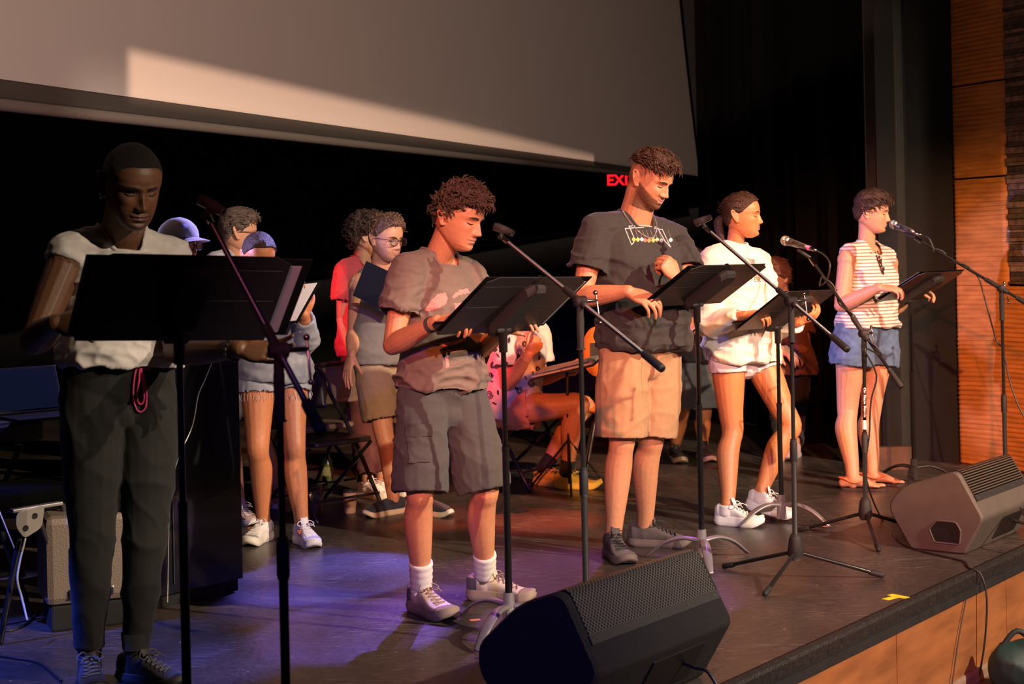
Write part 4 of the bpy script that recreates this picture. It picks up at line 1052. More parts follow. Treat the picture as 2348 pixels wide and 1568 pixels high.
# printed label on the pole of the fourth stand
rt4, base4, ax4 = m4[0], m4[6], m4[7]
def at_height(py):
    lo, hi = 0.0, 1.2
    for _ in range(50):
        mm = (lo + hi) / 2
        if proj(base4 + ax4 * mm)[1] > py: lo = mm
        else: hi = mm
    return lo
toc = nrm(-np.array([base4[0], base4[1], 0])); sdc = nrm(np.cross(ax4, toc))
def on_pole(h, ang, r): return base4 + ax4 * h + r * (math.cos(ang) * toc + math.sin(ang) * sdc)
h0, h1 = at_height(888), at_height(956)
V, Fc = text_mesh('On Stage Stands', .022, .0002, 1.0, True); w_ = V[:, 0].max() - V[:, 0].min()
out = np.array([on_pole((h0 + h1) / 2 - v[0] * (h0 - h1) / w_, (v[1] * .72 + .002) / .0118, .0119 + v[2]) for v in V])
mk('lettering', (out, Fc), mat('label_white', (.85, .82, .78), .6), rt4, smooth=False)
def patch(ha, hb, a0_, a1_, r, m, name):
    V, Fc = grid(lambda u, v: on_pole(ha + (hb - ha) * v, a0_ + (a1_ - a0_) * u, r), 10, 2); mk(name, (V, Fc), m, rt4)
sgn = 1 if proj(on_pole(h0, 1.2, .012))[0] < proj(on_pole(h0, -1.2, .012))[0] else -1
patch(h1 - .0, h0 + .0, sgn * .95, sgn * 1.6, .0117, mat('label_red', (.45, .01, .03), .5), 'red_stripe')
patch(at_height(984), at_height(963), -1.3, 1.0, .0118, mat('sticker_white', (.8, .75, .68), .6), 'sticker')
# floor monitors
def pattern_mat(name, kind, k):
    m = bpy.data.materials.new(name); m.use_nodes = True; nt = m.node_tree; b = nt.nodes['Principled BSDF']; N = nt.nodes.new; L = nt.links.new
    a = N('ShaderNodeAttribute'); a.attribute_name = 'Col'; s = N('ShaderNodeSeparateXYZ'); L(a.outputs['Vector'], s.inputs[0])
    def wv(o, kk):
        q = N('ShaderNodeMath'); q.operation = 'MULTIPLY'; q.inputs[1].default_value = kk; L(o, q.inputs[0]); r = N('ShaderNodeMath'); r.operation = 'SINE'; L(q.outputs[0], r.inputs[0]); return r.outputs[0]
    if kind == 'dots':
        q = N('ShaderNodeMath'); q.operation = 'MULTIPLY'; L(wv(s.outputs[0], k), q.inputs[0]); L(wv(s.outputs[1], k), q.inputs[1]); o = q.outputs[0]
    else: o = wv(s.outputs[1], k)
    mr = N('ShaderNodeMapRange'); mr.inputs[1].default_value = -.05; mr.inputs[2].default_value = .25; L(o, mr.inputs[0])
    mx = N('ShaderNodeMix'); mx.data_type = 'RGBA'; mx.inputs[6].default_value = (.15, .14, .125, 1) if kind == 'dots' else (.16, .135, .11, 1); mx.inputs[7].default_value = (.004, .004, .004, 1); L(mr.outputs[0], mx.inputs[0]); L(mx.outputs[2], b.inputs['Base Color'])
    b.inputs['Roughness'].default_value = .32; b.inputs['Metallic'].default_value = .5
    bp = N('ShaderNodeBump'); bp.invert = True; bp.inputs['Strength'].default_value = .8; bp.inputs['Distance'].default_value = .002; L(mr.outputs[0], bp.inputs['Height']); L(bp.outputs[0], b.inputs['Normal'])
    return m
def rounded(poly, rad, seg=4):
    out = []; n = len(poly); poly = [np.array(p, float) for p in poly]
    for i in range(n):
        p0, p, p1 = poly[i - 1], poly[i], poly[(i + 1) % n]; r = rad[i] if isinstance(rad, (list, tuple)) else rad
        a = nrm(p0 - p); b = nrm(p1 - p); r = min(r, np.linalg.norm(p0 - p) * .45, np.linalg.norm(p1 - p) * .45)
        for k in range(seg + 1):
            t = k / seg; out.append((1 - t) ** 2 * (p + a * r) + 2 * t * (1 - t) * p + t * t * (p + b * r))
    return np.array(out)
def wedge(Q, prof, L, label, gk, gm, body_m, rad, port=False):
    """prof: side outline (n, z) from front-bottom round over the grille to rear-bottom; gk: indices of the grille top strip (a, b)"""
    rt = root('floor_monitor', np.array([Q[0], Q[1], 0]), label, 'floor monitor', 'wedge stage monitors')
    poly = rounded(prof, rad)
    mk('cabinet', [prism(poly, np.array([Q[0], Q[1], 0]), NA, ZUP, EV, L, .010)], body_m, rt, smooth=False)
    a, b = np.array(prof[gk], float), np.array(prof[gk + 1], float); d = nrm(b - a); nn = np.array([-d[1], d[0]]); nn = nn if nn[1] > 0 else -nn
    O = np.array([Q[0], Q[1], 0])
    def P(s, q, off): p = a + d * s + nn * off; return O + NA * p[0] + ZUP * p[1] + EV * q
    l0, l1 = .030, .030 + (.46 if not port else .42) * np.linalg.norm(b - a); V = []; C = []
    pr = a0_ = np.array(prof[gk - 1], float)
    # grille sheet wraps over the top edge
    d0 = nrm(a - pr); n0 = np.array([-d0[1], d0[0]]); n0 = n0 if n0[1] > 0 else -n0; rows = []
    arc = [a - d0 * .16 + n0 * .003, a - d0 * .05 + n0 * .003] + [tuple((1 - t) ** 2 * (a - d0 * .035 + n0 * .004) + 2 * t * (1 - t) * (a + nn * .004 + n0 * .002) + t * t * (a + d * .035 + nn * .004)) for t in (.25, .5, .75)] + [a + d * .04 + nn * .003, a + d * l1 + nn * .003]
    arc = np.array([np.array(q, float) for q in arc]); s = np.concatenate([[0], np.cumsum(np.linalg.norm(np.diff(arc, axis=0), axis=1))])
    n = len(arc); qs = np.linspace(.025, L - .025, 3)
    for p, ss in zip(arc, s):
        for q in qs: V.append(O + NA * p[0] + ZUP * p[1] + EV * q); C.append((q, ss, 0))
    Fc = [(i * 3 + j, i * 3 + j + 1, (i + 1) * 3 + j + 1, (i + 1) * 3 + j) for i in range(n - 1) for j in range(2)]
    mk('grille', (np.array(V), Fc), gm, rt, cols=np.array(C))
    e = arc[-1]
    mk('grille_frame', [prism([(0, 0), (.028, 0), (.028, .003), (0, .003)], O + NA * (e[0]) + ZUP * e[1] + EV * .02, NA * d[0] + ZUP * d[1], NA * nn[0] + ZUP * nn[1], EV, L - .04)], RUB, rt, smooth=False)
    for k in range(5):
        p = e + d * .014 + nn * .004; mk('screw', [ell(O + NA * p[0] + ZUP * p[1] + EV * (.05 + (L - .1) * k / 4), .0028, None, 8, 6)], CHR2, rt)
    if port:
        c = np.array(prof).mean(0) + np.array([.055, -.075]); w2, h2 = .075, .050
        hp = rounded([(c[0] - w2, c[1] + .01), (c[0] - w2 + .025, c[1] - h2), (c[0] + w2 * .9, c[1] - h2), (c[0] + w2, c[1] + .012), (c[0] + w2 * .7, c[1] + h2), (c[0] - w2 * .5, c[1] + h2)], .012)
        mk('handle_recess', [prism(hp, O - EV * .0022, NA, ZUP, EV, .004)], mat('recess_black', (.003, .003, .003), .8), rt, smooth=False)
        V, Fc = [], []
        ring = [O + NA * p[0] + ZUP * p[1] - EV * .003 for p in np.vstack([hp, hp[:2]])]
        mk('handle_rim', [tube(np.array(ring), .004, 6, 'oo')], body_m, rt)
    # rear connector recess on the underside
    a, b = np.array(prof[gk + 1], float), np.array(prof[gk + 2], float); d = nrm(b - a); nn = np.array([d[1], -d[0]]) * -1; mid = (a + b) / 2
    M = np.stack([EV, NA * d[0] + ZUP * d[1], np.cross(EV, NA * d[0] + ZUP * d[1])], 1)
    c3 = O + NA * mid[0] + ZUP * mid[1] + EV * L * .62
    mk('connector_plate', [box(c3, (L * .4, np.linalg.norm(b - a) * .6, .012), M, .003)], mat('plate_black', (.008, .008, .008), .4), rt, smooth=False)
    jk = O + NA * (a[0] * .55 + b[0] * .45) + ZUP * (a[1] * .55 + b[1] * .45) + EV * L * .70
    mk('plug', [tube([jk - NA * .01, jk + NA * .045 - ZUP * .012], [.009, .007], 10)], STM2, rt)
    return jk + NA * .045 - ZUP * .012
def side_prof(Q, pts):
    out = []
    for p in pts:
        h = plane_hit(p[0], p[1], Q, NA); out.append(((h - Q).dot(NA), h[2]))
    return out
Q = G(2210, 1272); pr = side_prof(Q, [(2088, 1265), (2032, 1160), (2062, 1118), (2195, 1078), (2256, 1190), (2212, 1272)])
pr[0] = (pr[0][0], 0.0); pr[-1] = (pr[-1][0], 0.0)
Lr = along(np.array([Q[0], Q[1], 0]) + NA * pr[3][0] + ZUP * pr[3][1], EV, 2318)
if DEBUG: print('wedge right', np.round(pr, 2), Lr)
BM2 = mat('monitor_grey', (.085, .075, .065), .55, bump=.35, bscale=420, var=.12)
jr = wedge(Q, pr[::-1][::-1], Lr, 'dark grey wedge monitor with slotted grille at the right stage edge', 3, pattern_mat('grille_lines', 'lines', 520), BM2, [.015, .05, .05, .035, .02, .015], True)
Qb = W(1305, 1362, 4.42); Qb[2] = 0; pb = side_prof(Qb, [(1100, 1540), (1092, 1478), (1185, 1385), (1290, 1352), (1374, 1545)])
hz = pb[-1][1]
pb = [(pb[0][0] + .10, 0.0), (pb[0][0] - .01, pb[0][1]), (pb[1][0], pb[1][1]), (pb[2][0], pb[2][1]), (pb[3][0], pb[3][1]), (pb[4][0], pb[4][1]), (pb[4][0] - .12, 0.0)]
Lb = along(np.array([Qb[0], Qb[1], 0]) + NA * pb[4][0] + ZUP * pb[4][1], EV, 1603)
if DEBUG: print('wedge big', np.round(pb, 2), Lb)
BM1 = mat('monitor_black', (.014, .013, .012), .5, bump=.8, bscale=320, var=.25, vscale=200)
jb = wedge(Qb, pb, Lb, 'large black wedge monitor with perforated grille at the bottom centre', 4, pattern_mat('grille_dots', 'dots', 400), BM1, [.02, .03, .06, .06, .045, .02, .02])
ed = lambda P, o: P - NA * ((P - E0).dot(NA)) + NA * o
c = [jb, jb + NA * .05 - ZUP * .01, jb + NA * .10 - ZUP * .09, jb + NA * .13 - ZUP * .2, jb + NA * .12 - ZUP * .4]; cable('monitor_cable', c, .006, 'thick black cable curving down from the large monitor')
c = [jr, jr + NA * .05, jr + NA * .11 - ZUP * .05, jr + NA * .2 - ZUP * .12, jr + NA * .28 - ZUP * .25, jr + NA * .25 - EV * .05 - ZUP * .45, jr + NA * .30 - ZUP * .56]; cable('monitor_cable', c, .006, 'black cable curving down from the right-hand monitor')
c = [W(2340, 1165, 7.0), W(2352, 1185, 6.9), W(2380, 1215, 6.8)]; cable('monitor_cable', c, .005, 'short black cable at the upper socket of the right-hand monitor')
th = mat('thin_cable', (.03, .025, .02), .6)
p0 = ed(G(2186, 1366, -.1), .006); p1 = ed(G(2154, 1568, -.44), .02)
cable('thin_cable', [ed(W(2186, 1368, 6.5), .006), ed(W(2172, 1460, 6.42), .008), ed(W(2154, 1570, 6.35), .010)], .0028, 'thin dark wire running down the wooden stage front', th)
# tape marks
def tape(px, py, ang, parts, m, label):
    O = G(px, py); a = math.radians(ang); x = np.array([math.cos(a), math.sin(a), 0]); y = np.array([-math.sin(a), math.cos(a), 0]); M = np.stack([x, y, ZUP], 1)
    mk('tape_mark', [box(O + x * cx + y * cy + ZUP * .0006, (sx, sy, .0010), M) for cx, cy, sx, sy in parts], m, smooth=False, label=label, cat='tape mark')
tape(2060, 1367, 38, [(0, 0, .035, .085), (-.05, .0, .07, .03)], mat('tape_yellow', (.85, .72, .02), .6), 'yellow T-shaped tape mark near the stage edge')
tape(1089, 1421, 20, [(0, 0, .04, .022)], mat('tape_pink', (.9, .25, .2), .6), 'small pink tape mark on the floor by a grey stand leg')
tape(1893, 1207, 30, [(0, 0, .03, .02)], mat('tape_pink', (.9, .25, .2), .6), 'small orange tape mark behind the curved stand leg')

# folding chairs
CHM = mat('chair_black', (.028, .024, .024), .28, coat=.3); CHF = mat('chair_frame', (.05, .045, .042), .35, metal=.6)
def chair(loc, yaw, label, m=CHM):
    a = math.radians(yaw); f = np.array([math.cos(a), math.sin(a), 0]); r = np.array([math.sin(a), -math.cos(a), 0]); O = np.array([loc[0], loc[1], 0])
    X = lambda x, y, z: O + r * x + f * y + ZUP * z * .92
    rt = root('folding_chair', O, label, 'chair', 'black folding chairs')
    M = np.stack([r, f, ZUP], 1)
    poly = rounded([(-.20, -.20), (.20, -.20), (.20, .20), (-.20, .20)], .05)
    mk('seat', [prism(poly, X(0, 0, .43), r, f, ZUP, .028, .006)], m, rt, smooth=False)
    def bk(u, v):
        x = (u - .5) * .40; z = .60 + .22 * v; c = .03 * (1 - (2 * u - 1) ** 2); tp = 1 - .10 * v ** 3
        return X(x * tp, -.205 - c - .10 * (z - .43), z + .015 * math.sin(u * math.pi) * v)
    V, Fc = grid(bk, 14, 8); k = len(V); V2 = np.vstack([V, V - f * .016]); per = [i for i in range(15)] + [15 * j + 14 for j in range(1, 9)] + [15 * 8 + i for i in range(13, -1, -1)] + [15 * j for j in range(7, 0, -1)]
    F2 = list(Fc) + [tuple(i + k for i in q)[::-1] for q in Fc] + [(per[i], per[(i + 1) % len(per)], per[(i + 1) % len(per)] + k, per[i] + k) for i in range(len(per))]
    mk('backrest', (V2, F2), m, rt)
    up = [X(-.225, .24, .012), X(-.222, -.02, .45), X(-.215, -.20, .68), X(-.195, -.235, .80), X(-.13, -.255, .845), X(.13, -.255, .845), X(.195, -.235, .80), X(.215, -.20, .68), X(.222, -.02, .45), X(.225, .24, .012)]
    mk('frame', [tube(up, .0115, 10, sub=4)], CHF, rt)
    for s in (-1, 1):
        lg = mk('rear_leg', [tube([X(s * .205, .16, .42), X(s * .205, -.30, .012)], .0105, 10)], CHF, rt)
        mk('foot', [tube([X(s * .205, -.285, .03), X(s * .205, -.305, .008)], .013, 10)], RUB, lg)
    mk('crossbar', [tube([X(-.205, -.22, .10), X(.205, -.22, .10)], .007, 8)], CHF, rt); mk('crossbar', [tube([X(-.224, .20, .12), X(.224, .20, .12)], .007, 8)], CHF, rt)
    return rt
chair((-1.055, 8.36), -46, 'empty black folding chair between the denim shorts and the khaki shorts')
chair((-1.225, 9.09), 135, 'second folding chair farther back, its back toward the camera', mat('chair_tan', (.16, .12, .09), .35, coat=.3))
chair((.02, 9.32), -38, 'black folding chair under the seated man in the patterned shirt')
# drinks under the chairs
def cup(O, label, m, lid, h=.115, r0=.030, r1=.038, name='coffee_cup', sleeve=None):
    O = np.array([O[0], O[1], 0]); rt = root(name, O, label, 'cup')
    mk('body', [tube([O + ZUP * .001, O + ZUP * h], [r0, r1], 24, 'ff')], m, rt)
    if sleeve: mk('sleeve', [tube([O + ZUP * h * .3, O + ZUP * h * .78], [r0 + (r1 - r0) * .3 + .0015, r0 + (r1 - r0) * .78 + .0015], 24, 'ff')], sleeve, rt)
    if lid: mk('lid', [tube([O + ZUP * h, O + ZUP * (h + .008), O + ZUP * (h + .016)], [r1 + .002, r1 + .002, r1 - .006], 24, 'ff')], lid, rt)
cup(G(803, 1176), 'brown paper coffee cup with dark lid on the floor under the chair', mat('cup_brown', (.55, .33, .16), .6), mat('lid_dark', (.03, .025, .02), .4), sleeve=mat('sleeve_kraft', (.42, .22, .09), .7))
gl = mat('clear_plastic', (.95, .95, .95), .05, trans=1.0); O = G(726, 1185)
rt = root('plastic_cup', O, 'clear plastic cup with a straw beside the chair leg', 'cup')
mk('body', [tube([O + ZUP * .002, O + ZUP * .13], [.030, .042], 24, 'fo')], gl, rt); mk('straw', [tube([O + ZUP * .01, O + ZUP * .17 + np.array([.03, 0, 0])], .003, 8)], mat('straw', (.5, .05, .05), .5), rt)
O = G(752, 1108); rt = root('drink_bottle', O, 'green drink bottle with pale label standing behind the chair', 'bottle')
mk('body', [tube([O + ZUP * z for z in (.0, .02, .13, .17, .19)], [.030, .034, .034, .016, .013], 20, 'ff')], mat('bottle_green', (.10, .16, .03), .15, coat=.5), rt)
mk('label', [tube([O + ZUP * .05, O + ZUP * .105], .0346, 20, 'ff')], mat('bottle_label', (.45, .42, .20), .6), rt); mk('cap', [tube([O + ZUP * .188, O + ZUP * .207], .0145, 14, 'ff')], mat('cap_orange', (.8, .2, .05), .5), rt)

# black lectern behind the first reader
p1, p2 = G(558, 1352), G(352, 1400); d = nrm(p1 - p2); nn = np.cross(d, ZUP); nn = nn if nn[1] < 0 else -nn; Lw = np.linalg.norm(p1 - p2); dep = .46
GLB = mat('gloss_black', (.010, .010, .012), .16, coat=.4)
rt = root('lectern', (p1 + p2) / 2, 'glossy black lectern standing behind the man in the sleeveless top', 'lectern')
O = (p1 + p2) / 2; M = np.stack([d, -nn, ZUP], 1); C = O - nn * dep / 2
mk('front_panel', [box(O + ZUP * .60 - nn * .01, (Lw, .02, 1.10), M, .002)], GLB, rt, smooth=False)
for s in (-1, 1): mk('side_panel', [box(C + d * s * (Lw / 2 - .01) + ZUP * .60 - nn * .012, (.02, dep - .03, 1.10), M, .002)], GLB, rt, smooth=False)
mk('plinth', [box(C + ZUP * .025, (Lw - .03, dep - .03, .05), M, .003)], BLK2, rt, smooth=False)
tl = math.radians(12); mk('top', [box(C + ZUP * 1.18, (Lw + .05, dep + .06, .03), np.stack([d, -nn * math.cos(tl) + ZUP * math.sin(tl) * -1, ZUP * math.cos(tl) - nn * math.sin(tl)], 1), .004)], GLB, rt, smooth=False)
mk('shelf', [box(C + ZUP * .62, (Lw - .045, dep - .06, .02), M)], GLB, rt, smooth=False)
mk('door_strip', [box(O + nn * .004 - d * Lw * .28 + ZUP * .32, (.004, .006, .46), M)], mat('strip_grey', (.05, .05, .055), .3), rt, smooth=False)
# equipment case seen between the first reader's legs
O = G(250, 1440); rt = root('equipment_case', O, 'grey-brown plastic equipment case behind the first reader\'s legs', 'case')
KM = mat('case_plastic', (.17, .13, .10), .5, bump=.3, bscale=150); Mx = np.stack([nrm([.9, .4, 0]), nrm([-.4, .9, 0]), ZUP], 1); x, y = Mx[:, 0], Mx[:, 1]
b0 = O + y * .14 - x * .06
mk('body', [box(b0 + ZUP * .27, (.34, .26, .34), Mx, .03)], KM, rt, smooth=False)
mk('base', [box(b0 + ZUP * .05, (.30, .22, .10), Mx, .01)], BLK2, rt, smooth=False)
mk('latch_panel', [box(b0 - y * .132 + ZUP * .27, (.16, .012, .10), Mx, .006)], KM, rt, smooth=False)
for k in (-1, 1): mk('latch', [box(b0 - y * .136 + x * k * .06 + ZUP * .145, (.045, .02, .035), Mx, .005)], CHR, rt, smooth=False)
mk('handle', [tube([b0 - x * .08 + ZUP * .44, b0 - x * .07 + ZUP * .48, b0 + x * .07 + ZUP * .48, b0 + x * .08 + ZUP * .44], .012, 10, sub=4)], RUB, rt)
# keyboard rig at the left edge
ky = 5.9; K0 = W(-60, 985, ky); KB = mat('key_black', (.012, .012, .014), .35)
P0, P1 = W(-260, 975, 6.45), W(95, 985, 7.0); d = nrm([P1[0] - P0[0], P1[1] - P0[1], 0]); L = np.linalg.norm(P1 - P0); q = np.cross(ZUP, d); M = np.stack([d, q, ZUP], 1); C = (P0 + P1) / 2; C[2] = P1[2]
rt = root('keyboard', np.array([C[0], C[1], C[2] - .03]), 'dark electronic keyboard edge lit blue at the left of the frame', 'keyboard')
mk('body', [box(C + q * .14, (L, .32, .085), M, .012)], KB, rt, smooth=False)
for k in range(22): mk('key', [box(C + q * .055 + d * (-L / 2 + .05 + (L - .1) * (k + .5) / 22) + ZUP * .046, ((L - .1) / 22 - .002, .13, .012), M, .002)], mat('key_grey', (.06, .06, .07), .4) if k % 7 not in (1, 4) else KB, rt, smooth=False)
ft = np.array([C[0], C[1], 0]) + q * .14
rs = root('keyboard_stand', ft, 'metal keyboard stand with a perforated bracket at the left edge', 'stand')
zt = C[2] - .045
MT = mat('stand_metal', (.35, .32, .28), .4, metal=.7)
for s in (-1, 1):
    o = ft + d * s * L * .28
    mk('leg', [tube([o - q * .22 + ZUP * .02, o + q * .22 + ZUP * (zt - .012)], .014, 12)], KB, rs); mk('leg', [tube([o + q * .22 + ZUP * .02, o - q * .22 + ZUP * (zt - .012)], .014, 12)], KB, rs)
    mk('rest', [tube([o - q * .24 + ZUP * (zt - .012), o + q * .24 + ZUP * (zt - .012)], .012, 12)], KB, rs)
mk('crossbar', [tube([ft - d * L * .28 - q * .2 + ZUP * .03, ft + d * L * .28 - q * .2 + ZUP * .03], .012, 12)], KB, rs)
# low bench-like stool arm with bracket
A_, B_ = W(28, 1178, 5.7), W(132, 1150, 5.85); rt = root('keyboard_bench', np.array([A_[0], A_[1] + .12, 0]), 'folding metal bench with a round-cornered bracket, rim lit blue', 'bench')
dv = nrm(np.array([B_[0] - A_[0], B_[1] - A_[1], 0])); qv = np.cross(ZUP, dv); zt = B_[2]
mk('seat_rail', [box((A_ + B_) / 2 + ZUP * (zt - (A_[2] + B_[2]) / 2 - .006), (np.linalg.norm(B_ - A_) + .02, .05, .014), np.stack([dv, qv, ZUP], 1), .004)], MT, rt, smooth=False)
mk('seat_rail', [box((A_ + B_) / 2 + qv * .3 + ZUP * (zt - (A_[2] + B_[2]) / 2 - .006), (np.linalg.norm(B_ - A_) + .02, .05, .014), np.stack([dv, qv, ZUP], 1), .004)], MT, rt, smooth=False)
mk('cushion', [box((A_ + B_) / 2 + qv * .15 + ZUP * (zt - (A_[2] + B_[2]) / 2 + .03), (.40, .32, .06), np.stack([dv, qv, ZUP], 1), .02)], mat('cushion_black', (.002, .002, .002), .95, spec=.03), rt, smooth=False)
bpoly = rounded([(0, 0), (.12, 0.012), (.105, -.07), (.03, -.10), (-.005, -.05)], .02)
mk('bracket', [prism(bpoly, A_ + ZUP * (zt - A_[2] - .012) - qv * .03, dv, ZUP, qv, .006)], MT, rt, smooth=False)
for cx, cz in ((.075, -.022), (.035, -.062)): mk('bolt', [tube([A_ + ZUP * (zt - A_[2] - .012 + cz) + dv * cx - qv * .034, A_ + ZUP * (zt - A_[2] - .012 + cz) + dv * cx - qv * .026], .011, 14, 'ff')], BLK2, rt)
for s in (0, 1):
    o = A_ + qv * .3 * s; o = np.array([o[0], o[1], 0]); mk('leg', [tube([o + dv * .05 + ZUP * (zt - .02), o - dv * .06 + ZUP * .012], .012, 10)], KB, rt); mk('leg', [tube([o + dv * .10 + ZUP * (zt - .02), o + dv * .26 + ZUP * .012], .012, 10)], KB, rt)
cable('loose_cable', [W(58, 1235, 5.7), W(45, 1290, 5.68), W(40, 1330, 5.66), W(50, 1370, 5.66), W(62, 1420, 5.6)], .004, 'pale cable hanging below the metal bracket at left', mat('cable_pale', (.45, .43, .4), .5))
# laptop on the keyboard
lp = W(92, 900, 7.05); rt = root('laptop', lp - ZUP * .06, 'open laptop glowing faintly blue behind the keyboard', 'laptop')
lx = nrm([.75, .66, 0]); lq = np.cross(ZUP, lx); ub = nrm(ZUP + lq * .35)
zk = C[2] + .045; lb = np.array([lp[0], lp[1], zk])
mk('base', [box(lb + ZUP * .009, (.32, .22, .016), np.stack([lx, lq, ZUP], 1), .004)], KB, rt, smooth=False)
mk('lid', [box(lb + lq * .11 + ub * .12 + ZUP * .012, (.32, .010, .22), np.stack([lx, nrm(np.cross(ub, lx)), ub], 1), .003)], KB, rt, smooth=False)
mk('display', [box(lb + lq * .11 + ub * .12 + ZUP * .012 - nrm(np.cross(ub, lx)) * .006, (.29, .003, .19), np.stack([lx, nrm(np.cross(ub, lx)), ub], 1))], mat('display', (.003, .003, .006), .6, spec=.05, emit=(.05, .12, .4), estr=.03), rt, smooth=False)
# power cables lying on the floor at the left
for k, pts in enumerate(([(-20, 1440), (20, 1446), (60, 1430), (90, 1400)], [(-20, 1500), (30, 1508), (90, 1520), (140, 1560)])):
    cable('floor_cable', [G(x, y, .005) for x, y in pts], .005, ['black cable on the blue-lit floor at far left', 'second black cable on the blue-lit floor, nearer the camera'][k], group='cables on the left floor')
# white wire hanging at the lectern
cable('white_wire', [W(500, 712, 6.36), W(496, 780, 6.35), W(489, 822, 6.35), W(470, 870, 6.32), W(455, 905, 6.30), W(447, 950, 6.28), W(438, 985, 6.26), W(412, 1042, 6.21), W(400, 1080, 6.19), W(390, 1120, 6.17), W(384, 1380, 6.16)], .0022, 'thin white wire hanging down the front of the lectern', mat('white_wire', (.8, .78, .75), .5))
# dark green bag on the house floor at the lower right
P = W(2335, 1560, 6.4); P[2] = -.47
V, Q_ = remesh([ell(P + ZUP * .10, (.13, .10, .11)), ell(P + ZUP * .17 + np.array([.03, 0, 0]), (.07, .07, .05))], .012, 3); V = folds(V, Q_, .008, 30, 4); V[:, 2] = np.maximum(V[:, 2], -.469)
rt = root('bag', P, 'dark green bag on the hall floor at the lower right corner', 'bag'); mk('body', (V, Q_), mat('bag_green', (.012, .04, .03), .6), rt); mk('strap', [tube([P + ZUP * .18 - np.array([.07, 0, 0]), P + ZUP * .25, P + ZUP * .19 + np.array([.08, 0, 0])], .012, 8, sub=5)], mat('bag_strap', (.01, .02, .018), .7), rt)
# ---------------------------------------------------------------- people
LIGHT = (.60, .262, .130); FAIR = (.60, .295, .170); TAN = (.56, .205, .082); DARK = (.165, .074, .040)
def cloth(name, c, rough=.85, var=.08, vs=40, bump=.10, bs=500, sheen=.10): return mat(name, c, rough, bump=bump, bscale=bs, var=var, vscale=vs, sheen=sheen)
def watch(fig, sd, m, r=.030, name='wristband', back=.03):
    Wr, E = fig.J[sd + 'W'], fig.J[sd + 'E']; d = nrm(Wr - E); c = Wr - d * back
    mk(name, [tube([c - d * .009, c + d * .009], r * fig.arm, 20, 'ff')], m, fig.o)

# --- 1 man in white sleeveless top
p = Fig(5.10, dict(RS=(160, 585, -.10), LS=(395, 596, .08), RE=(78, 782, -.22), RW=(128, 742, -.47), LE=(405, 803, -.08), LW=(546, 800, -.28),
        RH=(210, 880, -.02), LH=(335, 880, .08), RK=(212, 1180, .0), LK=(335, 1175, .06), RA=(205, 1500), LA=(312, 1500)), (303, 424, -.16, 56, 22, 0, 1.15),
        'man in a white sleeveless top and black joggers standing nearest the camera', DARK, g=1.08, arm=1.16, leg=1.0)
p.build(dict(nose=1.08, lip=1.25), 1.02, (.13, .05, .045), beard=((.02, .012, .01), .45), scalp=((.012, .009, .008), .93, .0),
        hands=dict(R=dict(d=(.85, -.45, .0), n=(-.1, -.85, .35), curl=(35, 50, 30), sc=1.05), L=dict(d=(.93, -.25, -.10), n=(.0, .75, -.55), curl=(12, 12, 8), spread=8, thumb=(30, 5), sc=1.05)), foot=dict(R=(.30, -.95), L=(.86, -.5)))
p.brow((.012, .009, .008))
p.hair([hair_shell(.0025, .0016, .0016, 3, .0004)], (.018, .012, .010), .8, bump=1.0, bscale=500)
p.shirt(cloth('tee_white', (.66, .62, .60)), 'sleeveless_top', hem=.15, infl=.022, loose=.8, sleeve=.10, srad=(.070, .073), delt=False, fold=.010, neck=(.080, .078, .020), seed=2, reach=1.0)
p.bottoms(cloth('jogger_black', (.008, .008, .0078)), 'joggers', .30, full=(.095, .105, .082, .070, .056, .047), fold=.006, fscale=15, seed=5)
for sd in 'RL':
    A = p.J[sd + 'A']; mk('cuff', [tube([A + ZUP * .02, A + ZUP * .075], [.044, .048], 20, 'ff')], cloth('jogger_black', (0, 0, 0)), p.bot); p.sock(sd, cloth('sock_black', (.02, .02, .02)), .04, .038)
    p.shoe(sd, cloth('trainer_black', (.022, .02, .025), .6), mat('sole_black', (.02, .02, .02), .6), L=.30, width=.108, lace=(.12, .12, .12))
PK = mat('drawstring_pink', (.85, .08, .25), .6)
dl = [decal_line(p.bbvh, q, .0036, 4, .006) for q in ([(312, 842), (306, 870), (304, 905), (310, 938), (322, 944), (333, 936), (336, 915), (328, 870), (320, 842)], [(318, 842), (316, 880), (313, 910), (320, 926), (329, 918), (326, 880), (321, 842)], [(298, 846), (320, 842), (340, 846)])]
if any(d is not None for d in dl): mk('drawstring', [d for d in dl if d is not None], PK, p.bot)
Wr, E = p.J['LW'], p.J['LE']; d = nrm(Wr - E); s_ = nrm(np.cross(d, ZUP)); u_ = np.cross(s_, d); c = Wr - d * .02
br = mk('bracelet', [tube([c + .036 * (math.cos(t) * s_ + math.sin(t) * u_) for t in np.linspace(0, 2 * math.pi, 20)], .0015, 5, 'oo')], RUB, p.o)
for t in np.linspace(0, 2 * math.pi, 15)[:-1]: mk('bead', [ell(c + .036 * (math.cos(t) * s_ + math.sin(t) * u_) + d * .004 * math.sin(3 * t), .0066, None, 10, 8)], mat('bead_black', (.02, .02, .022), .15), br)
mk('earring', [p.H.wp(torus((.083, -.008, -.036), .0055, .0016, np.array([[0, 0, 1], [1, 0, 0], [0, 1, 0]]), 16, 6))], CHR2, p.o)

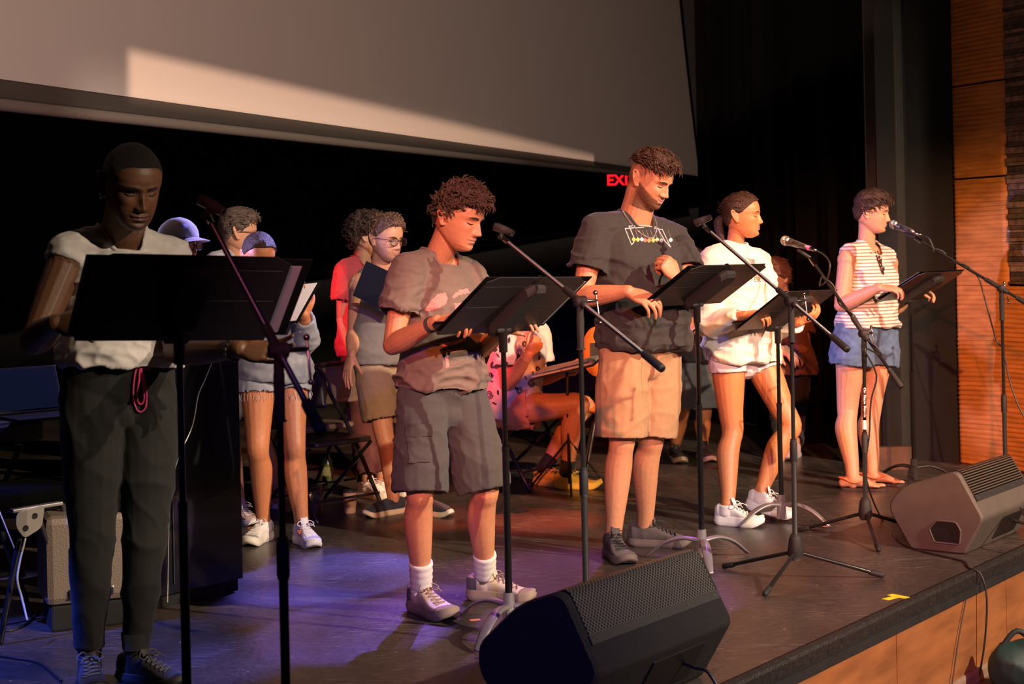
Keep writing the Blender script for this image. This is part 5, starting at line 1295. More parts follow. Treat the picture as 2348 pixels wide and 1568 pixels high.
# --- 2 curly-haired young man
p = Fig(5.98, dict(RS=(935, 620, -.09), LS=(1078, 636, .13), RE=(900, 792, -.14), RW=(1000, 738, -.33), LE=(1090, 806, .10), LW=(1146, 768, -.06),
        RH=(968, 898, -.04), LH=(1058, 898, .06), RK=(962, 1122, -.12), LK=(1110, 1118, .0), RA=(966, 1352), LA=(1112, 1325)), (1052, 497, -.05, 30, 20, 2, 1.05),
        'curly-haired young man in a taupe tee and dark cargo shorts reading at a stand', LIGHT, g=.93, arm=.98, leg=.98)
p.build(dict(nose=1.22, lip=.95), .96, (.52, .22, .19), hands=dict(R=dict(d=(.80, -.48, .15), n=(-.25, -.35, .9), curl=(48, 55, 30)), L=dict(d=(.78, -.25, .50), n=(-.3, .2, .9), curl=(30, 35, 25))), foot=dict(R=(.58, -.82), L=(.92, -.38)))
HB_ = (.065, .036, .021)
p.brow((.03, .016, .010), .0042)
p.hair([hair_shell(.022, .010, .008, 5, .004, fr=.012, curly=.003)] + hair_locks(520, .026, .010, .009, .0040, 11, (0, .5, .1), top=.022, amax=2.3, spread=.8) + hair_locks(150, .018, .004, .004, .0030, 12, (0, .1, -.8), top=.009, zmin=-.06, zpow=.6, spread=.5) + hair_locks(70, .038, .006, .010, .0038, 14, (.1, .8, -.9), top=.020, amax=.65, zmin=.07, zpow=2.5, spread=.35), HB_, .42)
p.shirt(cloth('tee_taupe', (.165, .120, .095)), hem=.025, infl=.022, loose=.75, sleeve=.56, srad=(.074, .086), fold=.011, fscale=24, seed=7)
PNK = mat('print_pink', (.72, .23, .20), .8)
sh = p.sh
for poly in ([(974, 712), (986, 692), (1002, 675), (1021, 670), (1027, 685), (1021, 698), (1006, 707), (983, 713)], [(1036, 680), (1052, 665), (1072, 662), (1077, 672), (1052, 677), (1039, 685)], [(1041, 695), (1065, 693), (1056, 712), (1044, 709)], [(1012, 788), (1065, 775), (1069, 781), (1016, 796)], [(1012, 804), (1062, 797), (1062, 804), (1014, 812)], [(1020, 818), (1027, 816), (1030, 842), (1023, 844)]):
    q = decal_fill(p.bvh, poly, 2.0)
    if q: mk('print', [q], PNK, sh)
p.bottoms(cloth('cargo_grey', (.060, .057, .055), bump=.4), 'cargo_shorts', .20, length=1.02, r=(.104, .112, .110), fold=.006, fscale=18, seed=9, infl=.010)
for poly in ([(932, 975), (990, 972), (990, 1000), (932, 1002)], [(934, 1003), (988, 1001), (990, 1058), (940, 1062)]):
    q = decal_fill(p.bbvh, poly, 2.5, .007)
    if q: mk('pocket', [q], MATS['cargo_grey'], p.bot)
for sd in 'RL':
    p.sock(sd, cloth('sock_cream', (.72, .68, .62)), .125, .042)
    p.shoe(sd, cloth('sneaker_beige', (.62, .48, .36), .7), mat('sole_taupe', (.30, .21, .15), .7), L=.305, width=.108, lace=(.30, .20, .13), solet=.042, toe=cloth('toe_brown', (.22, .14, .09)), heel=cloth('heel_grey', (.10, .085, .10)), h=.105)
watch(p, 'R', RUB, .031)

# --- 3 bearded man in black tee
p = Fig(7.08, dict(RS=(1366, 532, -.12), LS=(1543, 550, .13), RE=(1333, 682, -.20), RW=(1438, 668, -.34), LE=(1588, 672, -.02), LW=(1553, 640, -.28),
        RH=(1428, 800, -.06), LH=(1512, 802, .08), RK=(1426, 1005, -.08), LK=(1492, 1002, .06), RA=(1406, 1232), LA=(1478, 1208)), (1492, 411, -.05, 36, 27, 0, 1.07),
        'tall bearded man in a black printed tee and tan shorts', LIGHT, g=1.14, arm=1.12, leg=1.10, neckk=1.15)
p.build(dict(nose=1.12, smile=1.0, cheek=1.5), 1.08, (.50, .20, .17), beard=((.075, .030, .014), .93), scalp=((.07, .035, .02), .55, -.004),
        hands=dict(R=dict(d=(.85, -.40, -.35), n=(-.05, -.55, .83), curl=(30, 35, 20), sc=1.1), L=dict(d=(-.50, -.25, .72), n=(.45, -.8, .25), curl=(75, 70, 40), sc=1.08, thumb=(45, 40))), foot=dict(R=(.22, -.97), L=(.95, -.30)))
p.brow((.05, .022, .012), .0042)
TZ = np.array([.078, .076, .070, .056, .050, .050, .052, .050, .046, .042, .040])
p.hair([hair_shell(.026, .008, .007, 6, .002, fr=.008, hlz=TZ)] + hair_locks(420, .042, .006, .002, .0034, 21, (.25, .9, .2), top=.026, amax=2.6, hlz=TZ, spread=.35), (.060, .028, .015), .35)
p.shirt(cloth('tee_black', (.032, .027, .024)), hem=.01, infl=.026, loose=.9, belly=.045, sleeve=.60, srad=(.080, .094), fold=.011, fscale=20, seed=12, neck=(.080, .080, .024))
WP = mat('print_white', (.80, .76, .70), .8); sh = p.sh
for ln in ([(1433, 524), (1462, 522), (1487, 522), (1505, 524), (1518, 527)], [(1441.5, 519), (1461, 518), (1483, 518), (1506, 521)], [(1433, 524), (1440, 542), (1448, 561.6), (1454, 554)], [(1442, 519), (1453, 544)], [(1518, 526), (1528, 547), (1537, 566.6), (1525, 554)], [(1507, 522), (1516, 538), (1525, 554)]):
    P_ = np.array(ln, float); P2 = np.concatenate([np.linspace(P_[i], P_[i + 1], 8) for i in range(len(P_) - 1)]); q = decal_line(p.bvh, P2, .0022, 1, .0006)
    if q: mk('print_line', [q], WP, sh)
for (x, y), c in zip([(1453, 549), (1462.5, 549.5), (1471.5, 549), (1479, 551), (1488, 551.5), (1497.5, 551), (1506.5, 550), (1516, 551.5), (1537.5, 550.5)], [(.8, .5, .12), (.75, .62, .15), (.55, .6, .75), (.75, .18, .12), (.8, .28, .12), (.8, .5, .15), (.6, .68, .3), (.4, .42, .55), (.75, .72, .68)]):
    poly = [(x + 4.2 * math.cos(t), y + 4.6 * math.sin(t)) for t in np.linspace(0, 2 * math.pi, 13)[:-1]]; q = decal_fill(p.bvh, poly, 1.2)
    if q: mk('print_ball', [q], mat('ball_%.2f_%.2f_%.2f' % c, c, .8), sh)
    q = decal_line(p.bvh, np.linspace((x - 6, y - 24), (x, y - 5), 6), .0008, 1, .0004)
    if q: mk('print_string', [q], mat('print_thin', (.4, .33, .29), .8), sh)
q = decal_line(p.bvh, [(1421, 472), (1438, 502), (1462, 530), (1488, 546), (1499, 542), (1505, 526), (1502, 505), (1494, 487)], .0042, 5, .003)
if q: mk('necklace', [q], mat('silver_chain', (.72, .66, .58), .25, metal=.9, bump=1.0, bscale=300), p.o)
p.bottoms(cloth('shorts_tan', (.44, .24, .115)), 'shorts', .18, length=.98, r=(.108, .112, .108), fold=.005, fscale=17, seed=14, gk=1.0, infl=.012)
for ln in ([(1475, 815), (1470, 860), (1474, 900)],):
    q = decal_line(p.bbvh, ln, .0016, 5, .0)
    if q: mk('seam', [q], mat('seam_tan', (.30, .18, .10), .8), p.bot)
for sd in 'RL':
    p.shoe(sd, cloth('trainer_brown', (.095, .070, .066), .75, bump=.5), mat('sole_brown', (.12, .085, .075), .7), L=.315, width=.112, lace=(.03, .025, .025), solet=.034, h=.105, collar_h=.012)

# --- 4 woman in cream sweatshirt
p = Fig(8.0, dict(RS=(1634, 604, -.10), LS=(1738, 610, .12), RE=(1626, 745, -.12), RW=(1706, 722, -.30), LE=(1772, 742, .06), LW=(1834, 738, -.12),
        RH=(1668, 812, -.05), LH=(1736, 812, .08), RK=(1678, 985, -.08), LK=(1812, 976, -.02), RA=(1668, 1163), LA=(1738, 1140, .115)), (1702, 494, -.03, 17, 2, 0, .98),
        'woman in an oversized cream sweatshirt and pale shorts, hair tied back', TAN, g=.92, arm=.86, leg=1.02, neckk=.90)
p.build(dict(nose=1.0, lip=1.1), .94, (.48, .17, .14), hands=dict(R=dict(d=(.85, -.35, .05), n=(-.1, -.45, .88), curl=(35, 45, 25), sc=.9), L=dict(d=(.75, -.2, .35), n=(.3, -.5, -.6), curl=(40, 50, 30), sc=.9)), foot=dict(R=(.86, -.5), L=(.92, -.36)))
p.brow((.04, .02, .012), .003)
HBW = (.034, .016, .009)
p.hair([hair_shell(.010, .008, .009, 8, .0012)] + hair_locks(90, .045, .002, .001, .0022, 31, (0, -1, .1), top=.010, zmin=.0, spread=.15) + [tube([(0, -.10, -.01), (.0, -.125, -.03), (-.005, -.125, -.07), (-.005, -.11, -.11), (0, -.095, -.14)], [.018, .024, .024, .018, .006], 12, sub=4), tube([(.02, -.11, .0), (.045, -.125, -.03), (.05, -.12, -.05)], [.004, .004, .001], 6, sub=3)], HBW, .4)
p.shirt(cloth('sweat_cream', (.74, .71, .62), .9), 'sweatshirt', hem=-.08, infl=.045, loose=1.0, sleeve=0, long_r=(.078, .080, .078, .076, .064, .046), fold=.013, fscale=17, seed=16, neck=(.066, .062, .012), gk=1.0)
mk('waistband', [tube([W(1628, 836, 7.9), W(1660, 846, 7.78), W(1705, 838, 7.72), W(1760, 815, 7.80), W(1784, 800, 7.98)], .010, 8, sub=4)], MATS['sweat_cream'], p.sh) if False else None
V, Fc = text_mesh('TER', .05, .001)
sc_ = []
for v in V:
    h = hit(p.bvh, 1732 + v[0] * 300, 641 - v[1] * 300 + v[0] * 30, .0015); sc_.append(h if h is not None else [np.nan] * 3)
sc_ = np.array(sc_)
if not np.isnan(sc_).any(): mk('print', (sc_, Fc), mat('print_grey', (.18, .17, .17), .8), p.sh, smooth=False)
p.bottoms(cloth('shorts_pale', (.62, .60, .66)), 'shorts', .10, length=.24, r=(.098, .100, .100), fold=.003, seed=18, infl=.014)
for sd in 'RL':
    lf = 0.22 if sd == 'L' else 0
    p.shoe(sd, cloth('runner_white', (.80, .76, .72), .7), mat('sole_white', (.82, .78, .74), .6), L=.265, width=.098, lace=(.85, .82, .78), solet=.045, h=.105, lift=lf)
for k, z_ in ((0, -.034), (1, -.044)): mk('earring', [p.H.wp(torus((.081, -.006 + .004 * k, z_), .0045, .0012, np.array([[0, 0, 1], [1, 0, 0], [0, 1, 0]]), 14, 6))], mat('gold', (.9, .6, .25), .25, metal=1.0), p.o)

# --- 5 reader at far right, striped top
p = Fig(8.98, dict(RS=(1944, 590, -.10), LS=(2036, 598, .12), RE=(1928, 700, -.14), RW=(2014, 660, -.30), LE=(2050, 710, .14), LW=(2092, 672, .06),
        RH=(1957, 768, -.05), LH=(2018, 768, .08), RK=(1942, 935, -.04), LK=(1996, 935, .06), RA=(1955, 1092, .075), LA=(2000, 1082, .075)), (1999, 487, -.03, 20, 8, 0, 1.0),
        'short-haired reader in a striped sleeveless top and denim shorts at far right', FAIR, g=1.02, arm=1.02, leg=1.10, neckk=.88)
def bare_feet(s):
    out = []
    for sd in 'RL':
        A = s.J[sd + 'A']; f = s.foot[sd]; r = np.cross(f, ZUP); sg = 1 if sd == 'R' else -1; O = np.array([A[0], A[1], .012])
        out.append(tube([O - f * .055 + ZUP * .026, O + ZUP * .040, O + f * .06 + ZUP * .030, O + f * .115 + ZUP * .016, O + f * .145 + ZUP * .012], [[.028, .026], [.031, .036], [.036, .028], [.042, .016], [.040, .011]], 16, 'rr', ref=r, sub=4))
        for i in range(5):
            t = -r * sg * (.030 - .0150 * i); l = [.034, .028, .025, .021, .017][i]; rr = [.0108, .0080, .0075, .0070, .0066][i]
            b = O + f * (.140 - .006 * i - .003 * i * i * .5) + t + ZUP * .010; out.append(tube([b - f * .02, b + f * l * .5 + ZUP * .003, b + f * l], [rr, rr, rr * .85], 8))
    return out
p.build(dict(nose=1.05, smile=.5), .98, (.55, .25, .22), hands=dict(R=dict(d=(.92, -.25, -.05), n=(-.05, -.35, .93), curl=(25, 45, 30), sc=.95), L=dict(d=(.9, -.1, .1), n=(0, .2, .9), curl=(40, 45, 30), sc=.9)), foot=dict(R=(.96, -.28), L=(.97, -.22)), nude_feet=bare_feet)
p.brow((.07, .035, .02), .003)
p.hair([hair_shell(.024, .016, .012, 9, .003, fr=.008)] + hair_locks(230, .045, .006, .002, .0036, 41, (.3, .9, -.2), top=.024, amax=2.4, spread=.3) + hair_locks(50, .045, .010, .003, .0034, 42, (.6, .5, -.7), top=.022, amax=.6, zmin=.065, zpow=2.5, spread=.2), (.045, .020, .011), .4)
def stripe_mat():
    m = bpy.data.materials.new('knit_stripe'); m.use_nodes = True; nt = m.node_tree; b = nt.nodes['Principled BSDF']; N = nt.nodes.new; L = nt.links.new
    tc = N('ShaderNodeTexCoord'); wv = N('ShaderNodeTexWave'); wv.bands_direction = 'Z'; wv.inputs['Scale'].default_value = 16; wv.inputs['Distortion'].default_value = .8; wv.inputs['Detail'].default_value = 1; wv.inputs['Detail Scale'].default_value = .35; L(tc.outputs['Object'], wv.inputs['Vector'])
    mr = N('ShaderNodeMapRange'); mr.inputs[1].default_value = .18; mr.inputs[2].default_value = .32; L(wv.outputs['Fac'], mr.inputs[0])
    mx = N('ShaderNodeMix'); mx.data_type = 'RGBA'; mx.inputs[6].default_value = (.33, .20, .13, 1); mx.inputs[7].default_value = (.74, .69, .62, 1); L(mr.outputs[0], mx.inputs[0]); L(mx.outputs[2], b.inputs['Base Color']); b.inputs['Roughness'].default_value = .9
    bp = N('ShaderNodeBump'); bp.inputs['Strength'].default_value = .5; bp.inputs['Distance'].default_value = .003; L(wv.outputs['Fac'], bp.inputs['Height']); L(bp.outputs[0], b.inputs['Normal'])
    return m
p.shirt(stripe_mat(), 'sleeveless_top', hem=.10, infl=.024, loose=.9, sleeve=0, delt=False, reach=.84, fold=.009, fscale=22, seed=20, neck=(.066, .080, .030))
sg_ = [decal_line(p.bvh, q, .0035, 4, .006) for q in ([(2006, 578), (2012, 598), (2020, 622), (2025, 630)], [(2010, 575), (2018, 600), (2025, 628)])]
if any(q is not None for q in sg_): mk('sunglasses', [q for q in sg_ if q is not None] + [ell(hit(p.bvh, 2014, 598, .008), (.016, .006, .020)), ell(hit(p.bvh, 2021, 617, .008), (.014, .006, .018))], mat('sunglass', (.06, .025, .015), .2), p.o)
p.bottoms(cloth('denim_blue', (.085, .14, .24), .9, var=.25, vs=25), 'denim_shorts', .26, length=.40, r=(.112, .118, .120), fold=.005, seed=22, infl=.010)
for sd in 'RL':
    A = p.J[sd + 'A']; f = p.foot[sd]; r = np.cross(f, ZUP); sg = 1 if sd == 'R' else -1; O = np.array([A[0], A[1], 0]) - f * .075; us = np.linspace(0, 1, 17)
    half = np.interp(us, [0, .04, .15, .45, .75, .93, 1], [0, .024, .033, .034, .045, .034, 0]); out = [(u * .275, -h_) for u, h_ in zip(us, half)] + [(u * .275, h_) for u, h_ in list(zip(us, half))[::-1][1:-1]]
    so = mk('sandal', [prism(out, O, f, r, ZUP, .011)], mat('sandal_sole', (.05, .02, .02), .7), p.o, smooth=False)
    O = O + f * .075
    for q in (-1, 1): mk('strap', [tube([O + f * .125 + ZUP * .030, O + f * .07 + r * q * .026 + ZUP * .052, O + f * .01 + r * q * .044 + ZUP * .045, O - f * .04 + r * q * .036 + ZUP * .062, O - f * .075 + ZUP * .066], [[.008, .004]] * 5, 8, sub=4)], mat('strap_coral', (.75, .16, .06), .6), so)

# --- background readers
def simple(Y0, J, head, label, skin, foot, hands=None, feat=None, scalp=None, beard=None, **k):
    q = Fig(Y0, J, head, label, skin, fine=False, **k); q.build(feat or {}, 1.0, (.45, .18, .15), beard=beard, scalp=scalp, hands=hands or dict(R=dict(d=(.5, -.6, -.3), n=(0, -.5, .8), curl=(30, 35, 25)), L=dict(d=(.5, -.6, -.3), n=(0, -.5, .8), curl=(30, 35, 25))), foot=foot); return q
# denim jacket woman
p = simple(7.62, dict(RS=(566, 662, -.10), LS=(664, 664, .10), RE=(556, 782, -.16), RW=(610, 742, -.36), LE=(706, 785, -.06), LW=(699, 722, -.22),
        RH=(590, 848, -.04), LH=(664, 850, .05), RK=(592, 1026, -.10), LK=(674, 1022, -.08), RA=(604, 1198), LA=(692, 1204)), (594, 588, -.12, 66, 22, 0, .98),
        'woman in a light denim jacket and cut-off shorts holding a folder', TAN, dict(R=(-.32, -.95), L=(.48, -.88)),
        hands=dict(R=dict(d=(.6, -.6, .4), n=(0, -.8, -.3), curl=(35, 40, 30), sc=.9), L=dict(d=(-.02, -.25, 1), n=(.25, -.95, -.1), curl=(22, 30, 20), spread=11, sc=.92)), g=.92, arm=.86, leg=1.0)
p.brow((.03, .016, .01), .003)
p.hair([hair_shell(.009, .007, .009, 8, .001)] + hair_locks(70, .040, .0, .0, .0020, 51, (0, -1, -.1), top=.006, zmin=.02, zpow=1.5, spread=.08) + [ell((0, -.115, .03), .035)], (.04, .02, .014), .4)
DEN = cloth('denim_light', (.26, .265, .29), .9, var=.2, vs=30)
p.shirt(DEN, 'denim_jacket', hem=-.14, infl=.032, loose=.8, sleeve=0, long_r=(.070, .070, .066, .062, .055, .046), fold=.006, fscale=24, seed=24, neck=(.075, .075, .02))
for q in [decal_line(p.bvh, ln, .0022, 3, .0008) for ln in ([(655, 800), (662, 850), (668, 900)], [(632, 760), (660, 768), (690, 760)], [(640, 790), (650, 905)])]:
    if q: mk('seam', [q], mat('seam_denim', (.42, .42, .46), .9), p.sh)
p.bottoms(cloth('denim_cut', (.32, .33, .37), .9, var=.2, vs=30), 'denim_shorts', .10, length=.30, r=(.100, .104, .104), fold=.004, seed=26)
fr = []
for sd in 'RL':
    e = p.J[sd + 'H'] + (p.J[sd + 'K'] - p.J[sd + 'H']) * .30; g_ = np.random.default_rng(5)
    for t in np.linspace(0, 2 * math.pi, 40): 
        b = e + .100 * np.array([math.cos(t), math.sin(t), 0]); fr.append(tube([b + ZUP * .008, b - ZUP * g_.uniform(.004, .022) + np.array([g_.normal() * .006, 0, 0]), b - ZUP * g_.uniform(.02, .035)], .0010, 4, 'ff'))
mk('frayed_hem', fr, mat('fray_white', (.7, .68, .66), .9), p.bot, kind='stuff')
for sd in 'RL':
    so = p.shoe(sd, cloth('sneaker_white', (.78, .74, .72), .7), mat('sole_offwhite', (.72, .67, .60), .6), L=.260, width=.098, lace=(.85, .8, .78), solet=.038, h=.10, toe=mat('toe_grey', (.35, .32, .33), .6), heel=mat('heel_silver', (.5, .46, .45), .5))
    V, Fc = text_mesh('N', .045, .001, 1, True); f = p.foot[sd]; r = np.cross(f, ZUP); cen = np.array([p.J[sd + 'A'][0], p.J[sd + 'A'][1], .062]) + f * .055; bv = p.last_shoe[1]; out = []
    for v in V:
        pt = cen + f * v[0] * (1 if sd == 'L' else -1) + ZUP * v[1]; s0 = r * (1 if sd == 'L' else 1); hh = bv.ray_cast(Vector(pt + s0 * .2), Vector(-s0)); out.append(np.array(hh[0]) + s0 * .0015 if hh[0] is not None else pt + s0 * .05)
    mk('side_letter', (np.array(out), Fc), mat('letter_orange', (.75, .25, .08), .6), so, smooth=False)
fo = W(688, 690, 7.36); n_ = nrm([-.2, -.75, .45]); x_ = nrm(np.cross(ZUP, n_)) * -1; x_ = x_ if x_[0] > 0 else -x_; y_ = np.cross(n_, x_); y_ = y_ if y_[2] > 0 else -y_
M = np.stack([nrm(x_ + y_ * .1), nrm(y_ - x_ * .1 + x_ * .45), n_], 1)
rt = root('folder', fo, 'open folder with pale pages held up by the woman in denim', 'folder'); Ca = fo - x_ * .10 - y_ * .02
mk('cover', [box(Ca - n_ * -.0, (.30, .24, .006), M, .001)], FOLD, rt, smooth=False); mk('page', [box(Ca + n_ * .005, (.275, .215, .003), M)], PAPER, rt, smooth=False)
# man with glasses in tank top
p = simple(8.5, dict(RS=(822, 650, -.06), LS=(926, 652, .10), RE=(812, 762, -.02), RW=(806, 812, -.22), LE=(945, 755, .02), LW=(905, 705, -.22),
        RH=(848, 815, -.02), LH=(906, 815, .06), RK=(880, 985, -.08), LK=(946, 985, .02), RA=(902, 1140), LA=(966, 1142)), (886, 547, -.04, 42, 10, 0, 1.03),
        'man with dark-rimmed glasses in a grey tank top and khaki shorts', FAIR, dict(R=(-.75, -.65), L=(.85, -.5)), hands=dict(R=dict(d=(-.22, -.25, -.94), n=(-.75, -.6, .1), curl=(8, 12, 8), spread=5), L=dict(d=(-.3, -.5, .6), n=(.4, -.5, .5), curl=(40, 40, 30))),
        feat=dict(nose=1.1), beard=((.20, .09, .05), .55), g=1.0, arm=.98, leg=1.0)
p.brow((.10, .05, .03), .0036); p.glasses()
p.hair([hair_shell(.018, .007, .006, 5, .002, fr=.008)] + hair_locks(220, .030, .010, .002, .0032, 61, (0, .1, .8), top=.018, amax=2.5, spread=.5), (.16, .085, .06), .45)
p.shirt(cloth('tank_grey', (.17, .155, .145)), 'tank_top', hem=-.12, infl=.018, loose=.6, sleeve=0, fold=.004, seed=28, reach=.62, delt=False, neck=(.078, .085, .03))
p.bottoms(cloth('shorts_khaki', (.30, .21, .13)), 'shorts', .12, length=.86, r=(.104, .110, .108), fold=.004, seed=30)
for sd in 'RL': p.shoe(sd, cloth('slipon_navy', (.035, .045, .085), .8), mat('sole_cream', (.70, .62, .52), .7), L=.28, width=.10, laces=False, low=True, solet=.026)
fo = W(868, 658, 8.18); x_ = nrm([.86, -.30, -.40]); y_ = nrm([.40, -.1, .85]); y_ = nrm(y_ - x_ * x_.dot(y_)); M = np.stack([x_, y_, np.cross(x_, y_)], 1)
rt = root('folder', fo, 'black folder held at a slant by the man in the tank top', 'folder'); mk('cover', [box(fo, (.24, .20, .008), M, .001)], FOLD, rt, smooth=False); mk('page', [box(fo + np.cross(x_, y_) * (.006 if np.cross(x_, y_)[1] > 0 else -.006), (.22, .18, .003), M)], PAPER, rt, smooth=False)
# curly-haired reader in red tee
p = simple(9.25, dict(RS=(792, 622, -.10), LS=(872, 626, .10), RE=(785, 732, -.08), RW=(806, 815, -.14), LE=(888, 735, .1), LW=(880, 700, -.1),
        RH=(818, 800, -.03), LH=(866, 800, .05), RK=(826, 955, -.05), LK=(868, 955, .03), RA=(842, 1105), LA=(876, 1104)), (842, 540, .0, -8, 4, 0, 1.0),
        'curly-haired reader in a red tee turned away behind the man with glasses', (.40, .21, .13), dict(R=(.75, -.65), L=(.8, -.5)), g=.95, arm=.92)
p.hair([hair_shell(.042, .036, .036, 5, .006, curly=.004, hl=-.012)] + hair_locks(420, .020, .008, .011, .0045, 71, (0, 0, .1), top=.040, zmin=-.07, spread=1.0, zpow=.8), (.030, .014, .010), .5)
p.shirt(cloth('tee_red', (.36, .045, .055)), hem=-.10, infl=.022, loose=.7, sleeve=.58, srad=(.074, .084), fold=.005, seed=32)
p.bottoms(cloth('trousers_maroon', (.09, .025, .025)), 'trousers', .10, full=(.095, .10, .080, .074, .07, .066), fold=.005, seed=34)
for sd in 'RL': p.shoe(sd, cloth('sneaker_white', (0, 0, 0)), mat('sole_offwhite', (0, 0, 0)), L=.27, lace=(.85, .8, .78), solet=.036)
# person in white cap and glasses
p = simple(7.25, dict(RS=(352, 650, -.10), LS=(455, 655, .10), RE=(345, 790, -.1), RW=(400, 760, -.3), LE=(470, 790, .1), LW=(490, 760, -.15),
        RH=(380, 860, -.03), LH=(440, 860, .05), RK=(380, 1050, -.05), LK=(445, 1050, .03), RA=(380, 1235), LA=(450, 1235)), (410, 560, -.03, 27, 4, 0, .98),
        'person in a white baseball cap and glasses behind the first reader', LIGHT, dict(R=(.75, -.65), L=(.8, -.5)), g=.95)
p.brow((.03, .016, .01), .0034); p.glasses((.02, .02, .03))
zs = np.linspace(.030, .1178, 12); n = 40; th_ = np.linspace(0, 2 * math.pi, n, endpoint=False); V = np.concatenate([head_pts(th_, np.full(n, z_)) * np.array([1.10, 1.08, 1.06]) + np.array([0, 0, .006]) for z_ in zs]); Fc = [(i * n + j, i * n + (j + 1) % n, (i + 1) * n + (j + 1) % n, (i + 1) * n + j) for i in range(11) for j in range(n)] + [tuple(range(11 * n, 12 * n)), tuple(range(n))[::-1]]
cp = mk('cap', [p.H.wp((V, Fc))], cloth('cap_white', (.74, .71, .70)), p.o)
def brim(u, v):
    a = (u - .5) * 2.3; r0 = .098; ext = .070 * math.cos((u - .5) * 2.6) * v; return np.array([math.sin(a) * (.084 + ext * .35), math.cos(a) * r0 + ext, .036 + .004 - .018 * abs(u - .5) ** 2 * 4 - .012 * v])
V, Fc = grid(brim, 20, 5); k = len(V); per = list(range(21)) + [21 * j + 20 for j in range(1, 6)] + [21 * 5 + i for i in range(19, -1, -1)] + [21 * j for j in range(4, 0, -1)]
mk('brim', [p.H.wp((np.vstack([V, V - np.array([0, 0, .004])]), list(Fc) + [tuple(i + k for i in q)[::-1] for q in Fc] + [(per[i], per[(i + 1) % len(per)], per[(i + 1) % len(per)] + k, per[i] + k) for i in range(len(per))]))], MATS['cap_white'], cp)
q = p.H.wp(ell((.052, .072, .088), (.02, .006, .012))); mk('emblem', [q], mat('emblem_blue', (.25, .30, .6), .8), cp)
p.hair([hair_shell(.006, .006, .008, 4, .001, hl=-.004)], (.03, .018, .012), .5)
p.shirt(cloth('tee_cream2', (.5, .48, .46)), hem=-.3, infl=.02, loose=.7, sleeve=.55, fold=.004, seed=36)
p.bottoms(cloth('jeans_dark', (.03, .035, .05)), 'trousers', .1, full=(.095, .10, .08, .07, .066, .06), fold=.004)
for sd in 'RL': p.shoe(sd, cloth('trainer_black', (0, 0, 0)), mat('sole_black', (0, 0, 0)), laces=False)
# man with glasses turned away
p = simple(8.3, dict(RS=(492, 610, -.08), LS=(598, 612, .10), RE=(480, 735, -.1), RW=(520, 720, -.32), LE=(615, 735, .1), LW=(600, 720, -.15),
        RH=(520, 810, -.03), LH=(578, 810, .05), RK=(524, 980, -.05), LK=(590, 980, .03), RA=(548, 1158), LA=(642, 1130)), (546, 533, .0, -22, 6, 0, 1.05),
        'man with short hair and glasses facing away behind the denim-jacket woman', FAIR, dict(R=(.6, -.8), L=(.7, -.7)), g=1.02)
p.glasses((.03, .03, .05))
p.hair([hair_shell(.016, .007, .007, 5, .002, fr=.008)] + hair_locks(200, .036, .006, .002, .0034, 81, (.2, .9, .2), top=.016, amax=2.4, spread=.35), (.13, .085, .075), .45)
p.shirt(cloth('tee_lavender', (.42, .40, .50)), hem=-.12, infl=.022, loose=.7, sleeve=.55, fold=.004, seed=38)
p.bottoms(cloth('shorts_dark', (.06, .05, .06)), 'shorts', .1, length=.9, fold=.004)
for sd in 'RL': p.shoe(sd, cloth('sneaker_pink', (.62, .38, .36), .7), mat('sole_offwhite', (0, 0, 0)), L=.28, lace=(.8, .7, .7))
# seated man in patterned shirt
p = simple(9.2, dict(RS=(1158, 772, -.12), LS=(1232, 764, .14), RE=(1162, 885, -.18), RW=(1212, 812, -.26), LE=(1236, 868, .16), LW=(1288, 856, -.04),
        RH=(1140, 942, -.08), LH=(1166, 936, .10), RK=(1326, 925, -.18), LK=(1340, 930, .12), RA=(1298, 1085, .09), LA=(1246, 1074, .10)), (1180, 690, -.02, 35, 12, 0, 1.0),
        'seated man in a black-and-white patterned shirt and coral shorts', LIGHT, dict(R=(.98, -.2), L=(.7, -.7)), hands=dict(R=dict(d=(.55, -.3, .65), n=(.3, -.9, .0), curl=(75, 70, 40)), L=dict(d=(.9, -.3, .1), n=(0, .3, -.9), curl=(25, 25, 20))), g=1.10, arm=1.12, leg=1.12, scalp=None)
p.brow((.04, .02, .012))
p.hair([hair_shell(.016, .006, .006, 5, .002)], (.04, .02, .012), .5)
p.shirt(cloth('shirt_pattern', (.72, .66, .60)), 'patterned_shirt', hem=-.10, infl=.026, loose=.8, belly=.03, sleeve=.62, srad=(.086, .098), fold=.005, seed=40)
INK = mat('pattern_ink', (.025, .022, .02), .8); sh = p.sh
g_ = np.random.default_rng(9)
def sp_(cx, cy, r0, turns=2.2): return [(cx + r0 * (1 - t * .8) * math.cos(turns * 6.28 * t) * .9, cy + r0 * (1 - t * .8) * math.sin(turns * 6.28 * t) * 1.1) for t in np.linspace(0, 1, 30)]
marks = [(1218, 878, 9), (1203, 788, 7), (1148, 764, 9), (1192, 808, 10), (1192, 895, 9), (1122, 905, 10), (1160, 835, 7), (1135, 800, 6), (1233, 845, 6), (1125, 860, 7), (1225, 800, 6), (1180, 760, 7)]
for cx, cy, r0 in marks:
    q = decal_line(p.bvh, sp_(cx, cy, r0), .0028, 1, .001)
    if q: mk('print_swirl', [q], INK, sh)
